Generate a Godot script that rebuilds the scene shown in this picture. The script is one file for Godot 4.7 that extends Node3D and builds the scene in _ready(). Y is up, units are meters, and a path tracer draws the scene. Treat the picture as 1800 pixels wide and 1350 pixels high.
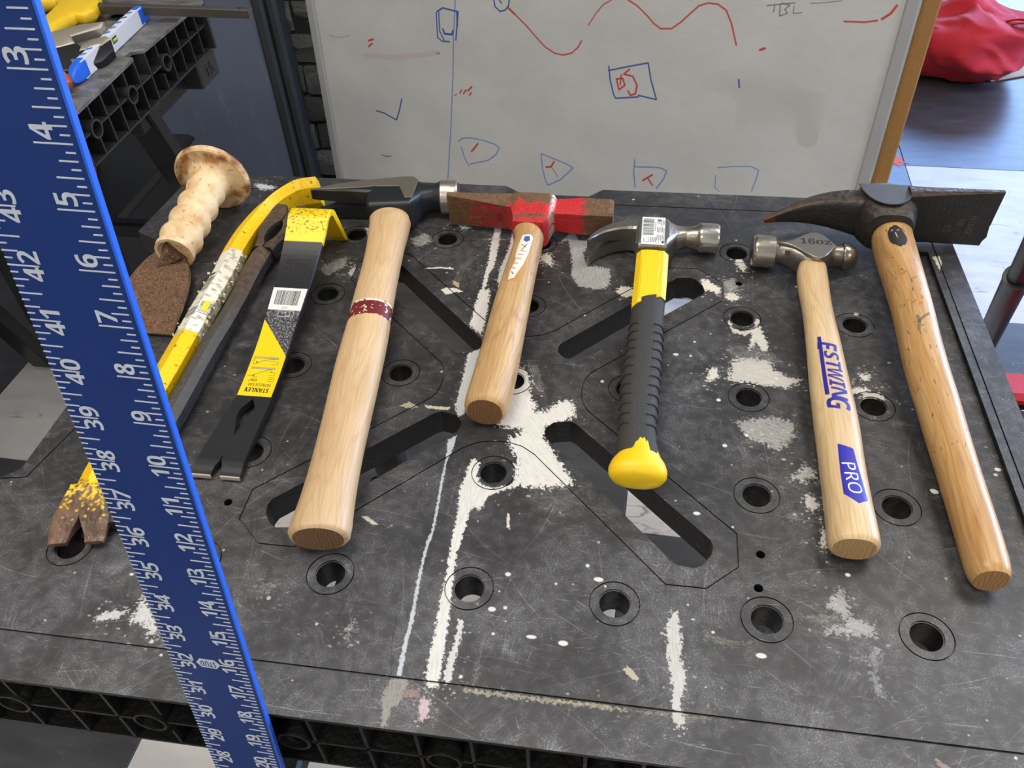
extends Node3D
# A workshop table of hammers and pry bars. Table-top coordinates: x right, y up from the table top, z towards the viewer;
# the table top stands TT metres above the floor.
const TT := 0.74
var bases := {}
var taken := {}
var fontb: SystemFont
var fontr: SystemFont
var fonts: SystemFont

# ---------------------------------------------------------------- mesh builder
class MB:
	var v := PackedVector3Array()
	var uv := PackedVector2Array()
	var mark := 0
	func tri(a: Vector3, b: Vector3, c: Vector3, ua := Vector2.ZERO, ub := Vector2.ZERO, uc := Vector2.ZERO) -> void:
		v.append(a); v.append(b); v.append(c)
		uv.append(ua); uv.append(ub); uv.append(uc)
	func quad(a: Vector3, b: Vector3, c: Vector3, d: Vector3, ua := Vector2(0, 0), ub := Vector2(1, 0), uc := Vector2(1, 1), ud := Vector2(0, 1)) -> void:
		tri(a, b, c, ua, ub, uc)
		tri(a, c, d, ua, uc, ud)
	func begin() -> void:
		mark = v.size()
	func close() -> void:   # turn the closed shape added since begin() so that its faces look outwards
		var vol := 0.0
		if v.size() == mark: return
		var o := v[mark]
		for i in range(mark, v.size(), 3):
			vol += (v[i] - o).dot((v[i + 1] - o).cross(v[i + 2] - o))
		if vol < 0.0:
			for i in range(mark, v.size(), 3):
				var t := v[i + 1]; v[i + 1] = v[i + 2]; v[i + 2] = t
				var w := uv[i + 1]; uv[i + 1] = uv[i + 2]; uv[i + 2] = w
	func loft(rings: Array, cap0 := true, cap1 := true, norm := true, wrap := true) -> void:
		begin()
		var n: int = rings[0].size()
		var m := rings.size()
		var us := PackedFloat32Array()
		var best: PackedVector3Array = rings[m / 2]
		var acc := 0.0
		us.append(0.0)
		for i in n:
			acc += best[i].distance_to(best[(i + 1) % n])
			us.append(acc)
		var vs := PackedFloat32Array()
		vs.append(0.0)
		var len := 0.0
		for j in range(1, m):
			var d := 0.0
			for i in n: d += rings[j][i].distance_to(rings[j - 1][i])
			len += d / n
			vs.append(len)
		var su := 1.0 / maxf(acc, 1e-6) if norm else 1.0
		var sv := 1.0 / maxf(len, 1e-6) if norm else 1.0
		for j in m - 1:
			for i in (n if wrap else n - 1):
				var k := (i + 1) % n
				quad(rings[j][i], rings[j][k], rings[j + 1][k], rings[j + 1][i], Vector2(us[i] * su, vs[j] * sv), Vector2(us[i + 1] * su, vs[j] * sv), Vector2(us[i + 1] * su, vs[j + 1] * sv), Vector2(us[i] * su, vs[j + 1] * sv))
		if cap0: fan(rings[0], false)
		if cap1: fan(rings[m - 1], true)
		close()
	func fan(r: PackedVector3Array, up: bool) -> void:
		var c := Vector3.ZERO
		for p in r: c += p
		c /= r.size()
		var e := (r[0] - c).normalized()
		var nn := Vector3.ZERO
		for i in r.size(): nn += (r[i] - c).cross(r[(i + 1) % r.size()] - c)
		var f := nn.normalized().cross(e)
		for i in r.size():
			var a := r[i]
			var b := r[(i + 1) % r.size()]
			var ua := Vector2((a - c).dot(e), (a - c).dot(f)) * 20.0 + Vector2(0.5, 0.5)
			var ub := Vector2((b - c).dot(e), (b - c).dot(f)) * 20.0 + Vector2(0.5, 0.5)
			if up: tri(c, a, b, Vector2(0.5, 0.5), ua, ub)
			else: tri(c, b, a, Vector2(0.5, 0.5), ub, ua)
	func box(c: Vector3, s: Vector3, bv := 0.0, bs := Basis.IDENTITY) -> void:
		var h := s * 0.5
		var b := minf(bv, minf(h.x, minf(h.y, h.z)) * 0.9)
		if b <= 0.0:
			var r0 := PackedVector3Array()
			var r1 := PackedVector3Array()
			for q in [Vector2(-1, -1), Vector2(1, -1), Vector2(1, 1), Vector2(-1, 1)]:
				r0.append(c + bs * Vector3(q.x * h.x, -h.y, q.y * h.z))
				r1.append(c + bs * Vector3(q.x * h.x, h.y, q.y * h.z))
			loft([r0, r1])
			return
		var rings := []
		for st in [[-h.y, b], [-h.y + b, 0.0], [h.y - b, 0.0], [h.y, b]]:
			var r := PackedVector3Array()
			var i: float = st[1]
			var hx := h.x - i
			var hz := h.z - i
			var k := b * (1.0 if i == 0.0 else 0.6)
			for q in [Vector2(-hx + k, -hz), Vector2(hx - k, -hz), Vector2(hx, -hz + k), Vector2(hx, hz - k), Vector2(hx - k, hz), Vector2(-hx + k, hz), Vector2(-hx, hz - k), Vector2(-hx, -hz + k)]:
				r.append(c + bs * Vector3(q.x, st[0], q.y))
			rings.append(r)
		loft(rings)
	func lathe(prof: Array, o: Vector3, ax: Vector3, cnt := 32, ex := Vector3.ZERO) -> void:
		var w := ax.normalized()
		var e := ex if ex != Vector3.ZERO else (w.cross(Vector3.UP) if absf(w.y) < 0.9 else w.cross(Vector3.RIGHT)).normalized()
		var f := w.cross(e).normalized()
		var rings := []
		for p in prof:
			var r := PackedVector3Array()
			for i in cnt:
				var a := TAU * i / cnt
				r.append(o + w * p[0] + (e * cos(a) + f * sin(a)) * maxf(p[1], 1e-5))
			rings.append(r)
		loft(rings)
	func cyl(a: Vector3, b: Vector3, r: float, cnt := 20, bv := 0.0) -> void:
		var l := a.distance_to(b)
		if bv > 0.0: lathe([[0.0, r - bv], [bv, r], [l - bv, r], [l, r - bv]], a, b - a, cnt)
		else: lathe([[0.0, r], [l, r]], a, b - a, cnt)
	func tube(path: PackedVector3Array, r: float, cnt := 12) -> void:
		var rings := []
		var up := Vector3.UP
		for i in path.size():
			var t := (path[mini(i + 1, path.size() - 1)] - path[maxi(i - 1, 0)]).normalized()
			var e := t.cross(up)
			if e.length() < 0.05: e = t.cross(Vector3.RIGHT)
			e = e.normalized()
			up = e.cross(t).normalized()
			var q := PackedVector3Array()
			for k in cnt:
				var a := TAU * k / cnt
				q.append(path[i] + (e * cos(a) + up * sin(a)) * r)
			rings.append(q)
		loft(rings)
	func prism(poly: PackedVector2Array, o: Vector3, ex: Vector3, ey: Vector3, ez: Vector3, bv := 0.0) -> void:
		# polygon in the plane (ex, ey), from o to o + ez
		var p := poly
		if Geometry2D.is_polygon_clockwise(p):
			p = p.duplicate(); p.reverse()
		var n := p.size()
		var inn := PackedVector2Array()
		for i in n:
			var d0 := (p[i] - p[(i + n - 1) % n]).normalized()
			var d1 := (p[(i + 1) % n] - p[i]).normalized()
			var n0 := Vector2(-d0.y, d0.x)
			var n1 := Vector2(-d1.y, d1.x)
			var mm := (n0 + n1) / maxf(1.0 + n0.dot(n1), 0.3)
			inn.append(p[i] + mm * bv)
		var l := ez.length()
		var w := ez / l
		begin()
		var levels := [[p, 0.0], [p, l]]
		if bv > 0.0: levels = [[inn, 0.0], [p, bv], [p, l - bv], [inn, l]]
		for j in levels.size() - 1:
			for i in n:
				var k := (i + 1) % n
				var a0: Vector2 = levels[j][0][i]
				var b0: Vector2 = levels[j][0][k]
				var a1: Vector2 = levels[j + 1][0][i]
				var b1: Vector2 = levels[j + 1][0][k]
				quad(o + ex * a0.x + ey * a0.y + w * levels[j][1], o + ex * b0.x + ey * b0.y + w * levels[j][1], o + ex * b1.x + ey * b1.y + w * levels[j + 1][1], o + ex * a1.x + ey * a1.y + w * levels[j + 1][1], a0, b0, b1, a1)
		var ids := Geometry2D.triangulate_polygon(levels[0][0])
		for lv in [0, levels.size() - 1]:
			var q: PackedVector2Array = levels[lv][0]
			for i in range(0, ids.size(), 3):
				var a := q[ids[i]]
				var b := q[ids[i + 1]]
				var c := q[ids[i + 2]]
				if (b - a).cross(c - a) < 0.0:
					var t := b; b = c; c = t
				var h: float = levels[lv][1]
				var A := o + ex * a.x + ey * a.y + w * h
				var B := o + ex * b.x + ey * b.y + w * h
				var D := o + ex * c.x + ey * c.y + w * h
				if lv == 0: tri(A, D, B, a, c, b)
				else: tri(A, B, D, a, b, c)
		close()
	func fine(most: float) -> MB:   # split every edge longer than most, until none is left
		for turn in 7:
			var nv := PackedVector3Array()
			var nu := PackedVector2Array()
			var any := false
			for i in range(0, v.size(), 3):
				var p := [v[i], v[i + 1], v[i + 2]]
				var w := [uv[i], uv[i + 1], uv[i + 2]]
				var s := []
				for k in 3: s.append(p[k].distance_to(p[(k + 1) % 3]) > most)
				var c := int(s[0]) + int(s[1]) + int(s[2])
				if c == 0:
					for k in 3: nv.append(p[k]); nu.append(w[k])
					continue
				any = true
				var m := []
				var n := []
				for k in 3:
					m.append((p[k] + p[(k + 1) % 3]) * 0.5)
					n.append((w[k] + w[(k + 1) % 3]) * 0.5)
				var list := []
				if c == 3:
					list = [p[0], m[0], m[2], m[0], p[1], m[1], m[2], m[1], p[2], m[0], m[1], m[2]]
					nu.append_array(PackedVector2Array([w[0], n[0], n[2], n[0], w[1], n[1], n[2], n[1], w[2], n[0], n[1], n[2]]))
				else:
					var k := 0
					while not (s[k] if c == 1 else not s[(k + 2) % 3]): k += 1
					var a := k
					var b := (k + 1) % 3
					var d := (k + 2) % 3
					if c == 1:
						list = [p[a], m[a], p[d], m[a], p[b], p[d]]
						nu.append_array(PackedVector2Array([w[a], n[a], w[d], n[a], w[b], w[d]]))
					else:
						list = [m[a], p[b], m[b], p[a], m[a], m[b], p[a], m[b], p[d]]
						nu.append_array(PackedVector2Array([n[a], w[b], n[b], w[a], n[a], n[b], w[a], n[b], w[d]]))
				nv.append_array(PackedVector3Array(list))
			v = nv
			uv = nu
			if not any: break
		return self
	func add_mesh_arrays(arr: Array, xf: Transform3D) -> void:
		var vv: PackedVector3Array = arr[Mesh.ARRAY_VERTEX]
		var idx = arr[Mesh.ARRAY_INDEX]
		var cnt: int = idx.size() if idx != null else vv.size()
		begin()
		for i in range(0, cnt, 3):
			var k := [i, i + 1, i + 2]
			if idx != null: k = [idx[i], idx[i + 1], idx[i + 2]]
			tri(xf * vv[k[0]], xf * vv[k[2]], xf * vv[k[1]])
		close()
	func mesh(off: Vector3, crease := 38.0, paint = null, smooth := true) -> ArrayMesh:
		var n := v.size() / 3
		var fn := PackedVector3Array()
		fn.resize(n)
		var at := {}
		var keys := []
		keys.resize(v.size())
		for f in n:
			fn[f] = (v[f * 3 + 1] - v[f * 3]).cross(v[f * 3 + 2] - v[f * 3])
			if smooth:
				for k in 3:
					var p := v[f * 3 + k] * 25000.0
					var key := Vector3i(roundi(p.x), roundi(p.y), roundi(p.z))
					keys[f * 3 + k] = key
					if at.has(key): at[key].append(f)
					else: at[key] = PackedInt32Array([f])
		var cc := cos(deg_to_rad(crease))
		var pos := PackedVector3Array()
		var nor := PackedVector3Array()
		var tex := PackedVector2Array()
		var col := PackedColorArray()
		for f in n:
			var fu := fn[f].normalized()
			for k in [0, 2, 1]:
				var i: int = f * 3 + k
				var s := fn[f]
				if smooth:
					s = Vector3.ZERO
					for g in at[keys[i]]:
						if fn[g].normalized().dot(fu) > cc: s += fn[g]
				pos.append(v[i] - off)
				nor.append(s.normalized() if s.length_squared() > 0.0 else Vector3.UP)
				tex.append(uv[i])
				if paint != null: col.append(paint.call(v[i], s.normalized()))
		var arr := []
		arr.resize(Mesh.ARRAY_MAX)
		arr[Mesh.ARRAY_VERTEX] = pos
		arr[Mesh.ARRAY_NORMAL] = nor
		arr[Mesh.ARRAY_TEX_UV] = tex
		if paint != null: arr[Mesh.ARRAY_COLOR] = col
		var am := ArrayMesh.new()
		am.add_surface_from_arrays(Mesh.PRIMITIVE_TRIANGLES, arr)
		return am

# ---------------------------------------------------------------- naming
func numbered(called: String) -> String:
	taken[called] = taken.get(called, -1) + 1
	return called if taken[called] == 0 else "%s_%03d" % [called, taken[called]]

func tag(o: Node, label: String, category: String, group := "") -> void:
	o.set_meta("label", label)
	o.set_meta("category", category)
	if group: o.set_meta("group", group)

func thing(called: String, label: String, category: String, base: Vector3, group := "") -> Node3D:
	var o := Node3D.new()
	o.name = numbered(called)
	add_child(o, true)
	o.position = base + Vector3(0, TT, 0)
	bases[o] = base
	tag(o, label, category, group)
	return o

func part(called: String, mb: MB, m: Material, parent: Node3D, crease := 38.0, paint = null, label := "") -> MeshInstance3D:
	var o := MeshInstance3D.new()
	o.name = called
	o.mesh = mb.mesh(bases[parent], crease, paint)
	o.material_override = m
	bases[o] = bases[parent]
	parent.add_child(o, true)
	if label: o.set_meta("label", label)
	return o

func struct(called: String, mb: MB, m: Material, label := "", category := "", parent: Node3D = null, crease := 38.0) -> MeshInstance3D:
	var o := MeshInstance3D.new()
	o.name = called
	var base: Vector3 = bases[parent] if parent else Vector3.ZERO
	o.mesh = mb.mesh(base, crease)
	o.material_override = m
	bases[o] = base
	if parent: parent.add_child(o, true)
	else:
		o.position = Vector3(0, TT, 0)
		add_child(o, true)
		o.set_meta("kind", "structure")
		if label: o.set_meta("label", label)
		if category: o.set_meta("category", category)
	return o

# ---------------------------------------------------------------- materials
func mat(c: Color, rough := 0.6, metal := 0.0) -> StandardMaterial3D:
	var m := StandardMaterial3D.new()
	m.albedo_color = c
	m.roughness = rough
	m.metallic = metal
	return m

func vmat(rough := 0.6, metal := 0.0) -> StandardMaterial3D:
	var m := mat(Color.WHITE, rough, metal)
	m.vertex_color_use_as_albedo = true
	return m

func tmat(img: Image, rough := 0.6, repeat := false) -> StandardMaterial3D:
	var m := mat(Color.WHITE, rough)
	m.albedo_texture = ImageTexture.create_from_image(img)
	m.texture_repeat = repeat
	return m

func bumpy(m: StandardMaterial3D, freq: float, scale: float, depth: float, seed_ := 1, size := 256) -> StandardMaterial3D:
	# fine relief by triplanar noise in the object's own axes; one tile is 1/scale metres
	var t := NoiseTexture2D.new()
	var n := FastNoiseLite.new()
	n.seed = seed_
	n.frequency = freq
	n.fractal_octaves = 3
	t.noise = n
	t.width = size
	t.height = size
	t.seamless = true
	m.heightmap_enabled = true
	m.heightmap_texture = t
	m.heightmap_scale = depth
	m.uv1_triplanar = true
	m.uv1_scale = Vector3.ONE * scale
	return m

func L(r: float, g: float, b: float) -> Color:
	return Color(r / 255.0, g / 255.0, b / 255.0).srgb_to_linear()

func S(r: float, g: float, b: float) -> Color:
	return Color(r / 255.0, g / 255.0, b / 255.0)

func noise(seed_: int, freq := 1.0, oct := 3) -> FastNoiseLite:
	var n := FastNoiseLite.new()
	n.seed = seed_
	n.noise_type = FastNoiseLite.TYPE_SIMPLEX_SMOOTH
	n.frequency = freq
	n.fractal_octaves = oct
	return n

func pv(a: Array) -> PackedVector2Array:
	var p := PackedVector2Array()
	for i in range(0, a.size(), 2): p.append(Vector2(a[i], a[i + 1]))
	return p

func ring(c: Vector3, ex: Vector3, ey: Vector3, a: float, b: float, e := 2.0, cnt := 28) -> PackedVector3Array:
	# superellipse; starts underneath (-ey) and passes over +ey half way round, moving towards +ex there
	var r := PackedVector3Array()
	for i in cnt:
		var s := -sin(TAU * i / cnt)
		var k := -cos(TAU * i / cnt)
		r.append(c + ex * a * signf(s) * pow(absf(s), 2.0 / e) + ey * b * signf(k) * pow(absf(k), 2.0 / e))
	return r

func rect_ring(c: Vector3, ex: Vector3, ey: Vector3, a: float, b: float, k: float, per := 3) -> PackedVector3Array:
	# rectangle with cut corners, each side divided
	var q := [Vector2(-a + k, -b), Vector2(a - k, -b), Vector2(a, -b + k), Vector2(a, b - k), Vector2(a - k, b), Vector2(-a + k, b), Vector2(-a, b - k), Vector2(-a, -b + k)]
	var r := PackedVector3Array()
	for i in 8:
		var p: Vector2 = q[i]
		var w: Vector2 = q[(i + 1) % 8]
		var m := per if i % 2 == 0 else 1
		for j in m:
			var z: Vector2 = p.lerp(w, float(j) / m)
			r.append(c + ex * z.x + ey * z.y)
	return r

# ---------------------------------------------------------------- printing into textures
func cover(img: Image, tris: PackedVector2Array, col: Color, wear: FastNoiseLite = null, keep := 0.0) -> void:
	if tris.is_empty(): return
	var lo := tris[0]
	var hi := tris[0]
	for p in tris:
		lo = lo.min(p)
		hi = hi.max(p)
	var x0 := maxi(int(lo.x) - 1, 0)
	var y0 := maxi(int(lo.y) - 1, 0)
	var x1 := mini(int(hi.x) + 2, img.get_width())
	var y1 := mini(int(hi.y) + 2, img.get_height())
	var w := x1 - x0
	var h := y1 - y0
	if w <= 0 or h <= 0: return
	var cov := PackedByteArray()
	cov.resize(w * h * 9)
	for t in range(0, tris.size(), 3):
		var a := tris[t] - Vector2(x0, y0)
		var b := tris[t + 1] - Vector2(x0, y0)
		var c := tris[t + 2] - Vector2(x0, y0)
		var ymin := clampi(floori(minf(a.y, minf(b.y, c.y)) * 3.0), 0, h * 3 - 1)
		var ymax := clampi(ceili(maxf(a.y, maxf(b.y, c.y)) * 3.0), 0, h * 3 - 1)
		for sy in range(ymin, ymax + 1):
			var y := (sy + 0.5) / 3.0
			var l := 1e9
			var r := -1e9
			for e in [[a, b], [b, c], [c, a]]:
				var p: Vector2 = e[0]
				var q: Vector2 = e[1]
				if (p.y <= y) != (q.y <= y):
					var x := p.x + (q.x - p.x) * (y - p.y) / (q.y - p.y)
					l = minf(l, x)
					r = maxf(r, x)
			if r < l: continue
			for sx in range(maxi(ceili(l * 3.0 - 0.5), 0), mini(floori(r * 3.0 - 0.5), w * 3 - 1) + 1):
				cov[sy * w * 3 + sx] = 1
	for y in h:
		for x in w:
			var s := 0
			for k in 3:
				var o := (y * 3 + k) * w * 3 + x * 3
				s += cov[o] + cov[o + 1] + cov[o + 2]
			if s == 0: continue
			var al := s / 9.0 * col.a
			if wear and wear.get_noise_2d(x0 + x, y0 + y) > keep: continue
			var was := img.get_pixel(x0 + x, y0 + y)
			img.set_pixel(x0 + x, y0 + y, was.lerp(Color(col.r, col.g, col.b), al))

func poly_tris(p: PackedVector2Array) -> PackedVector2Array:
	var out := PackedVector2Array()
	for i in Geometry2D.triangulate_polygon(p): out.append(p[i])
	return out

func fill(img: Image, p: PackedVector2Array, col: Color) -> void:
	cover(img, poly_tris(p), col)

func stroke(img: Image, p: PackedVector2Array, width: float, col: Color) -> void:
	var all := Geometry2D.offset_polyline(p, width * 0.5, Geometry2D.JOIN_ROUND, Geometry2D.END_ROUND)
	if all.size() == 1:
		cover(img, poly_tris(all[0]), col)
		return
	for i in p.size() - 1:      # a stroke that closes on itself: piece by piece
		for q in Geometry2D.offset_polyline(PackedVector2Array([p[i], p[i + 1]]), width * 0.5, Geometry2D.JOIN_ROUND, Geometry2D.END_ROUND): cover(img, poly_tris(q), col)

func rect(img: Image, x: float, y: float, w: float, h: float, col: Color) -> void:
	fill(img, PackedVector2Array([Vector2(x, y), Vector2(x + w, y), Vector2(x + w, y + h), Vector2(x, y + h)]), col)

func text_arrays(s: String, f: Font, depth := 0.0) -> Array:
	# letters one unit high (digits and capitals), centred
	var t := TextMesh.new()
	t.text = s
	t.font = f
	t.font_size = 64
	t.pixel_size = 1.0 / 46.0
	t.depth = depth
	t.curve_step = 1.0
	return t.get_mesh_arrays()

func write(img: Image, s: String, f: Font, at: Vector2, along: Vector2, up: Vector2, col: Color, stretch := 1.0) -> void:
	# at: the text's centre in pixels; along: one letter height in the reading direction; up: one letter height upwards
	var arr := text_arrays(s, f)
	var vv: PackedVector3Array = arr[Mesh.ARRAY_VERTEX]
	var idx = arr[Mesh.ARRAY_INDEX]
	var tris := PackedVector2Array()
	var cnt: int = idx.size() if idx != null else vv.size()
	var lo := Vector2(1e9, 1e9)
	var hi := -lo
	for p in vv:
		lo = lo.min(Vector2(p.x, p.y))
		hi = hi.max(Vector2(p.x, p.y))
	var mid := (lo + hi) * 0.5
	for i in cnt:
		var p := vv[idx[i]] if idx != null else vv[i]
		tris.append(at + along * (p.x - mid.x) * stretch + up * (p.y - mid.y))
	cover(img, tris, col)

func wood(w: int, h: int, circ: float, len: float, seed_: int, base: Color, dark: Color, amount := 1.0) -> Image:
	var img := Image.create_empty(w, h, false, Image.FORMAT_RGB8)
	var n1 := noise(seed_, 1.0, 2)
	var n2 := noise(seed_ + 7, 1.0, 2)
	for y in h:
		var vv := len * y / h
		for x in w:
			var u := circ * x / w
			var fine := n1.get_noise_2d(u * 700.0, vv * 22.0)
			var broad := n2.get_noise_2d(u * 45.0, vv * 5.0)
			var ringy := sin(u * 420.0 + broad * 16.0 + vv * 9.0)
			var k := clampf(0.34 + fine * 0.42 + broad * 0.35 + maxf(ringy, 0.0) * ringy * 0.30, 0.0, 1.0) * amount
			img.set_pixel(x, y, base.lerp(dark, k))
	return img

func _ready() -> void:
	# ---- camera
	var cam := Camera3D.new()
	cam.name = "camera"
	cam.position = Vector3(0.0863, 0.4527 + TT, 0.2770)
	cam.rotation_degrees = Vector3(-43.897, 10.546, -3.273)
	cam.fov = 49.622
	cam.near = 0.02
	add_child(cam, true)
	# ---- sky, exposure
	var we := WorldEnvironment.new()
	we.name = "surroundings"
	var env := Environment.new()
	env.background_mode = Environment.BG_SKY
	var sky := Sky.new()
	var sm := ProceduralSkyMaterial.new()
	sm.sky_top_color = S(120, 165, 235)
	sm.sky_horizon_color = S(215, 228, 245)
	sm.ground_bottom_color = S(120, 118, 112)
	sm.ground_horizon_color = S(200, 205, 210)
	sm.sky_energy_multiplier = SKYGAIN
	sm.ground_energy_multiplier = SKYGAIN
	sky.sky_material = sm
	env.sky = sky
	env.tonemap_mode = Environment.TONE_MAPPER_LINEAR
	env.tonemap_exposure = EXPOSURE
	env.sdfgi_enabled = true
	env.ssao_enabled = true
	env.ssil_enabled = true
	we.environment = env
	add_child(we, true)
	# ---- ceiling lamps (each panel glows and carries a light of its size)
	for k in LAMPS.size(): ceiling_lamp(LAMPS[k], ["the hammers", "the whiteboard's brown edge", "the photographer", "the open tile floor"][k])
	fontb = SystemFont.new()
	fontb.font_names = PackedStringArray(["Droid Sans"])
	fontb.font_weight = 700
	fontr = SystemFont.new()
	fontr.font_names = PackedStringArray(["Droid Sans"])
	fonts = SystemFont.new()
	fonts.font_names = PackedStringArray(["Droid Serif"])
	fonts.font_weight = 700
	room()
	whiteboard()
	await work_table()
	second_table()
	ruler()
	framing_hammer()
	brick_hammer()
	claw_hammer()
	ball_pein_hammer()
	pick()
	chisel()
	wrecking_bar()
	nail_puller()
	flat_bar()
	far_things()
	near_right_things()

const SKYGAIN := 3.6
const EXPOSURE := 1.30
const LAMP_POWER := 1.55
const LAMPS := [Vector3(-0.55, 1.98, -0.15), Vector3(1.25, 1.98, -0.95), Vector3(-0.75, 1.98, 1.75), Vector3(2.3, 1.98, 1.3)]

func ceiling_lamp(p: Vector3, where: String) -> void:
	var t := thing("ceiling_light", "flat white rectangular lamp in the ceiling above " + where, "ceiling light", p, "ceiling lamps of the workshop")
	var b := MB.new()
	b.box(p + Vector3(0, 0.045, 0), Vector3(1.26, 0.05, 0.66), 0.004)
	part("housing", b, mat(S(225, 225, 222), 0.5), t)
	var g := MB.new()
	g.box(p + Vector3(0, 0.014, 0), Vector3(1.2, 0.012, 0.6), 0.002)
	var m := mat(S(240, 240, 236), 0.5)
	m.emission_enabled = true
	m.emission = Color(1.0, 0.97, 0.92)
	m.emission_energy_multiplier = 1.6
	part("diffuser", g, m, t)
	var a := AreaLight3D.new()
	a.name = "lamp_glow"
	a.area_size = Vector2(1.2, 0.6)
	a.light_color = Color(1.0, 0.975, 0.93)
	a.light_energy = LAMP_POWER
	a.area_range = 12.0
	a.shadow_enabled = true
	a.rotation_degrees = Vector3(-90, 0, 0)
	t.add_child(a, true)

# ---------------------------------------------------------------- the room
func room() -> void:
	var F := -TT
	var b := MB.new()
	b.box(Vector3(0.7, F - 0.06, -1.3), Vector3(8.4, 0.1, 8.4))
	struct("floor", b, mat(S(70, 68, 66), 0.8), "vinyl tile floor in a dark and pale checker", "floor")
	var fl: Node3D = get_node("floor")
	# vinyl tiles, laid in a checker that is turned a little against the table
	var tex := {}
	for d in 2:
		for k in 2:
			tex[d * 2 + k] = tile_material(d == 1, 40 + d * 2 + k)
	var red := tile_material(true, 77)
	red.albedo_color = S(255, 150, 130)
	var s := 0.665
	var bs := Basis(Vector3.UP, -0.030)
	for i in range(-7, 6):
		for j in range(-5, 7):
			var c := Vector3(0.81, F - 0.0055, -1.907) + bs * Vector3((i + 0.5) * s, 0, (j + 0.5) * s)
			if c.x < -3.2 or c.x > 4.5 or c.z < -5.2 or c.z > 2.6: continue
			var t := MB.new()
			t.box(c, Vector3(s - 0.0012, 0.011, s - 0.0012), 0.0008, bs)
			# texture coordinates in the tile's own square
			for q in t.v.size():
				var r := bs.inverse() * (t.v[q] - c)
				t.uv[q] = Vector2(r.x / s + 0.5, r.z / s + 0.5)
			var dark := posmod(i + j, 2) == 1
			var m: Material = tex[(2 if dark else 0) + posmod(i * 3 + j, 2)]
			if i == -1 and j == -1: m = red
			struct("tile", t, m, "", "", fl)
	# walls, ceiling
	var paint := bumpy(mat(S(206, 204, 198), 0.85), 0.02, 3.0, 0.06)
	b = MB.new()
	b.box(Vector3(0.7, 2.15, -1.3), Vector3(8.4, 0.12, 8.4))
	struct("ceiling", b, mat(S(222, 220, 214), 0.9), "flat off-white workshop ceiling", "ceiling")
	b = MB.new()
	b.box(Vector3(-3.45, 0.7, -1.3), Vector3(0.1, 2.9, 8.4))
	struct("wall_left", b, paint, "pale painted wall on the left of the workshop", "wall")
	b = MB.new()
	b.box(Vector3(0.7, 0.7, 2.85), Vector3(8.4, 2.9, 0.1))
	struct("wall_front", b, paint, "pale painted wall behind the photographer", "wall")
	# right wall and far wall with windows in them
	b = MB.new()
	b.box(Vector3(4.85, 0.7, 1.0), Vector3(0.1, 2.9, 3.8))
	b.box(Vector3(4.85, F + 0.4, -3.2), Vector3(0.1, 0.9, 4.6))
	b.box(Vector3(4.85, 1.95, -3.2), Vector3(0.1, 0.4, 4.6))
	struct("wall_right", b, paint, "pale painted wall with the big window, on the right", "wall")
	b = MB.new()
	b.box(Vector3(-1.0, 0.7, -5.45), Vector3(5.0, 2.9, 0.1))
	b.box(Vector3(3.2, F + 0.4, -5.45), Vector3(3.4, 0.9, 0.1))
	b.box(Vector3(3.2, 1.95, -5.45), Vector3(3.4, 0.4, 0.1))
	struct("wall_back", b, paint, "pale painted far wall with a wide window", "wall")
	var glass := mat(Color(1, 1, 1, 0.06), 0.0)
	glass.transparency = BaseMaterial3D.TRANSPARENCY_ALPHA
	window_set("window_1", Vector3(4.85, 0.93, -3.2), 4.6, true, glass)
	window_set("window_2", Vector3(3.2, 0.93, -5.45), 3.4, false, glass)
	brick_corner()

func window_set(called: String, c: Vector3, w: float, along_z: bool, glass: Material) -> void:
	var ax := Vector3(0, 0, 1) if along_z else Vector3(1, 0, 0)
	var th := Vector3(0.06, 0, 0) if along_z else Vector3(0, 0, 0.06)
	var b := MB.new()
	for k in 4:
		b.box(c + ax * (w * (k / 3.0 - 0.5)), Vector3(0.05, 1.66, 0.05) + th, 0.004)
	for y in [-0.8, 0.8]:
		b.box(c + Vector3(0, y, 0), ax * w + Vector3(0, 0.05, 0) + th + Vector3(0.02, 0, 0.02), 0.004)
	var f := struct(called, b, mat(S(215, 215, 212), 0.5), "wide white framed window letting in daylight", "window")
	for k in 3:
		var g := MB.new()
		g.box(c + ax * (w * ((k + 0.5) / 3.0 - 0.5)), ax * (w / 3.0 - 0.05) + Vector3(0, 1.55, 0) + th * 0.08)
		struct("pane", g, glass, "", "", f)

func tile_material(dark: bool, seed_: int) -> StandardMaterial3D:
	var w := 384
	var img := Image.create_empty(w, w, false, Image.FORMAT_RGB8)
	var n1 := noise(seed_, 1.0, 4)
	var n2 := noise(seed_ + 5, 1.0, 2)
	for y in w:
		for x in w:
			var u := float(x) / w
			var v := float(y) / w
			var a := n1.get_noise_2d(u * 4.0, v * 14.0)
			var vein := 1.0 - smoothstep(0.0, 0.05, absf(n2.get_noise_2d(u * 2.2 + a * 0.25, v * 7.0)))
			var gate := smoothstep(0.05, 0.4, n1.get_noise_2d(u * 5.0 + 9.0, v * 5.0))
			var c: Color
			if dark:
				c = S(58, 58, 60).lerp(S(84, 84, 86), clampf(0.3 + a * 0.6, 0, 1)).lerp(S(112, 110, 110), vein * gate * 0.5)
			else:
				c = S(206, 200, 190).lerp(S(184, 178, 170), clampf(0.25 + a * 0.7, 0, 1)).lerp(S(112, 108, 106), vein * gate * 0.75)
			img.set_pixel(x, y, c)
	var m := tmat(img, 0.34 if dark else 0.42)
	return m

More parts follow.
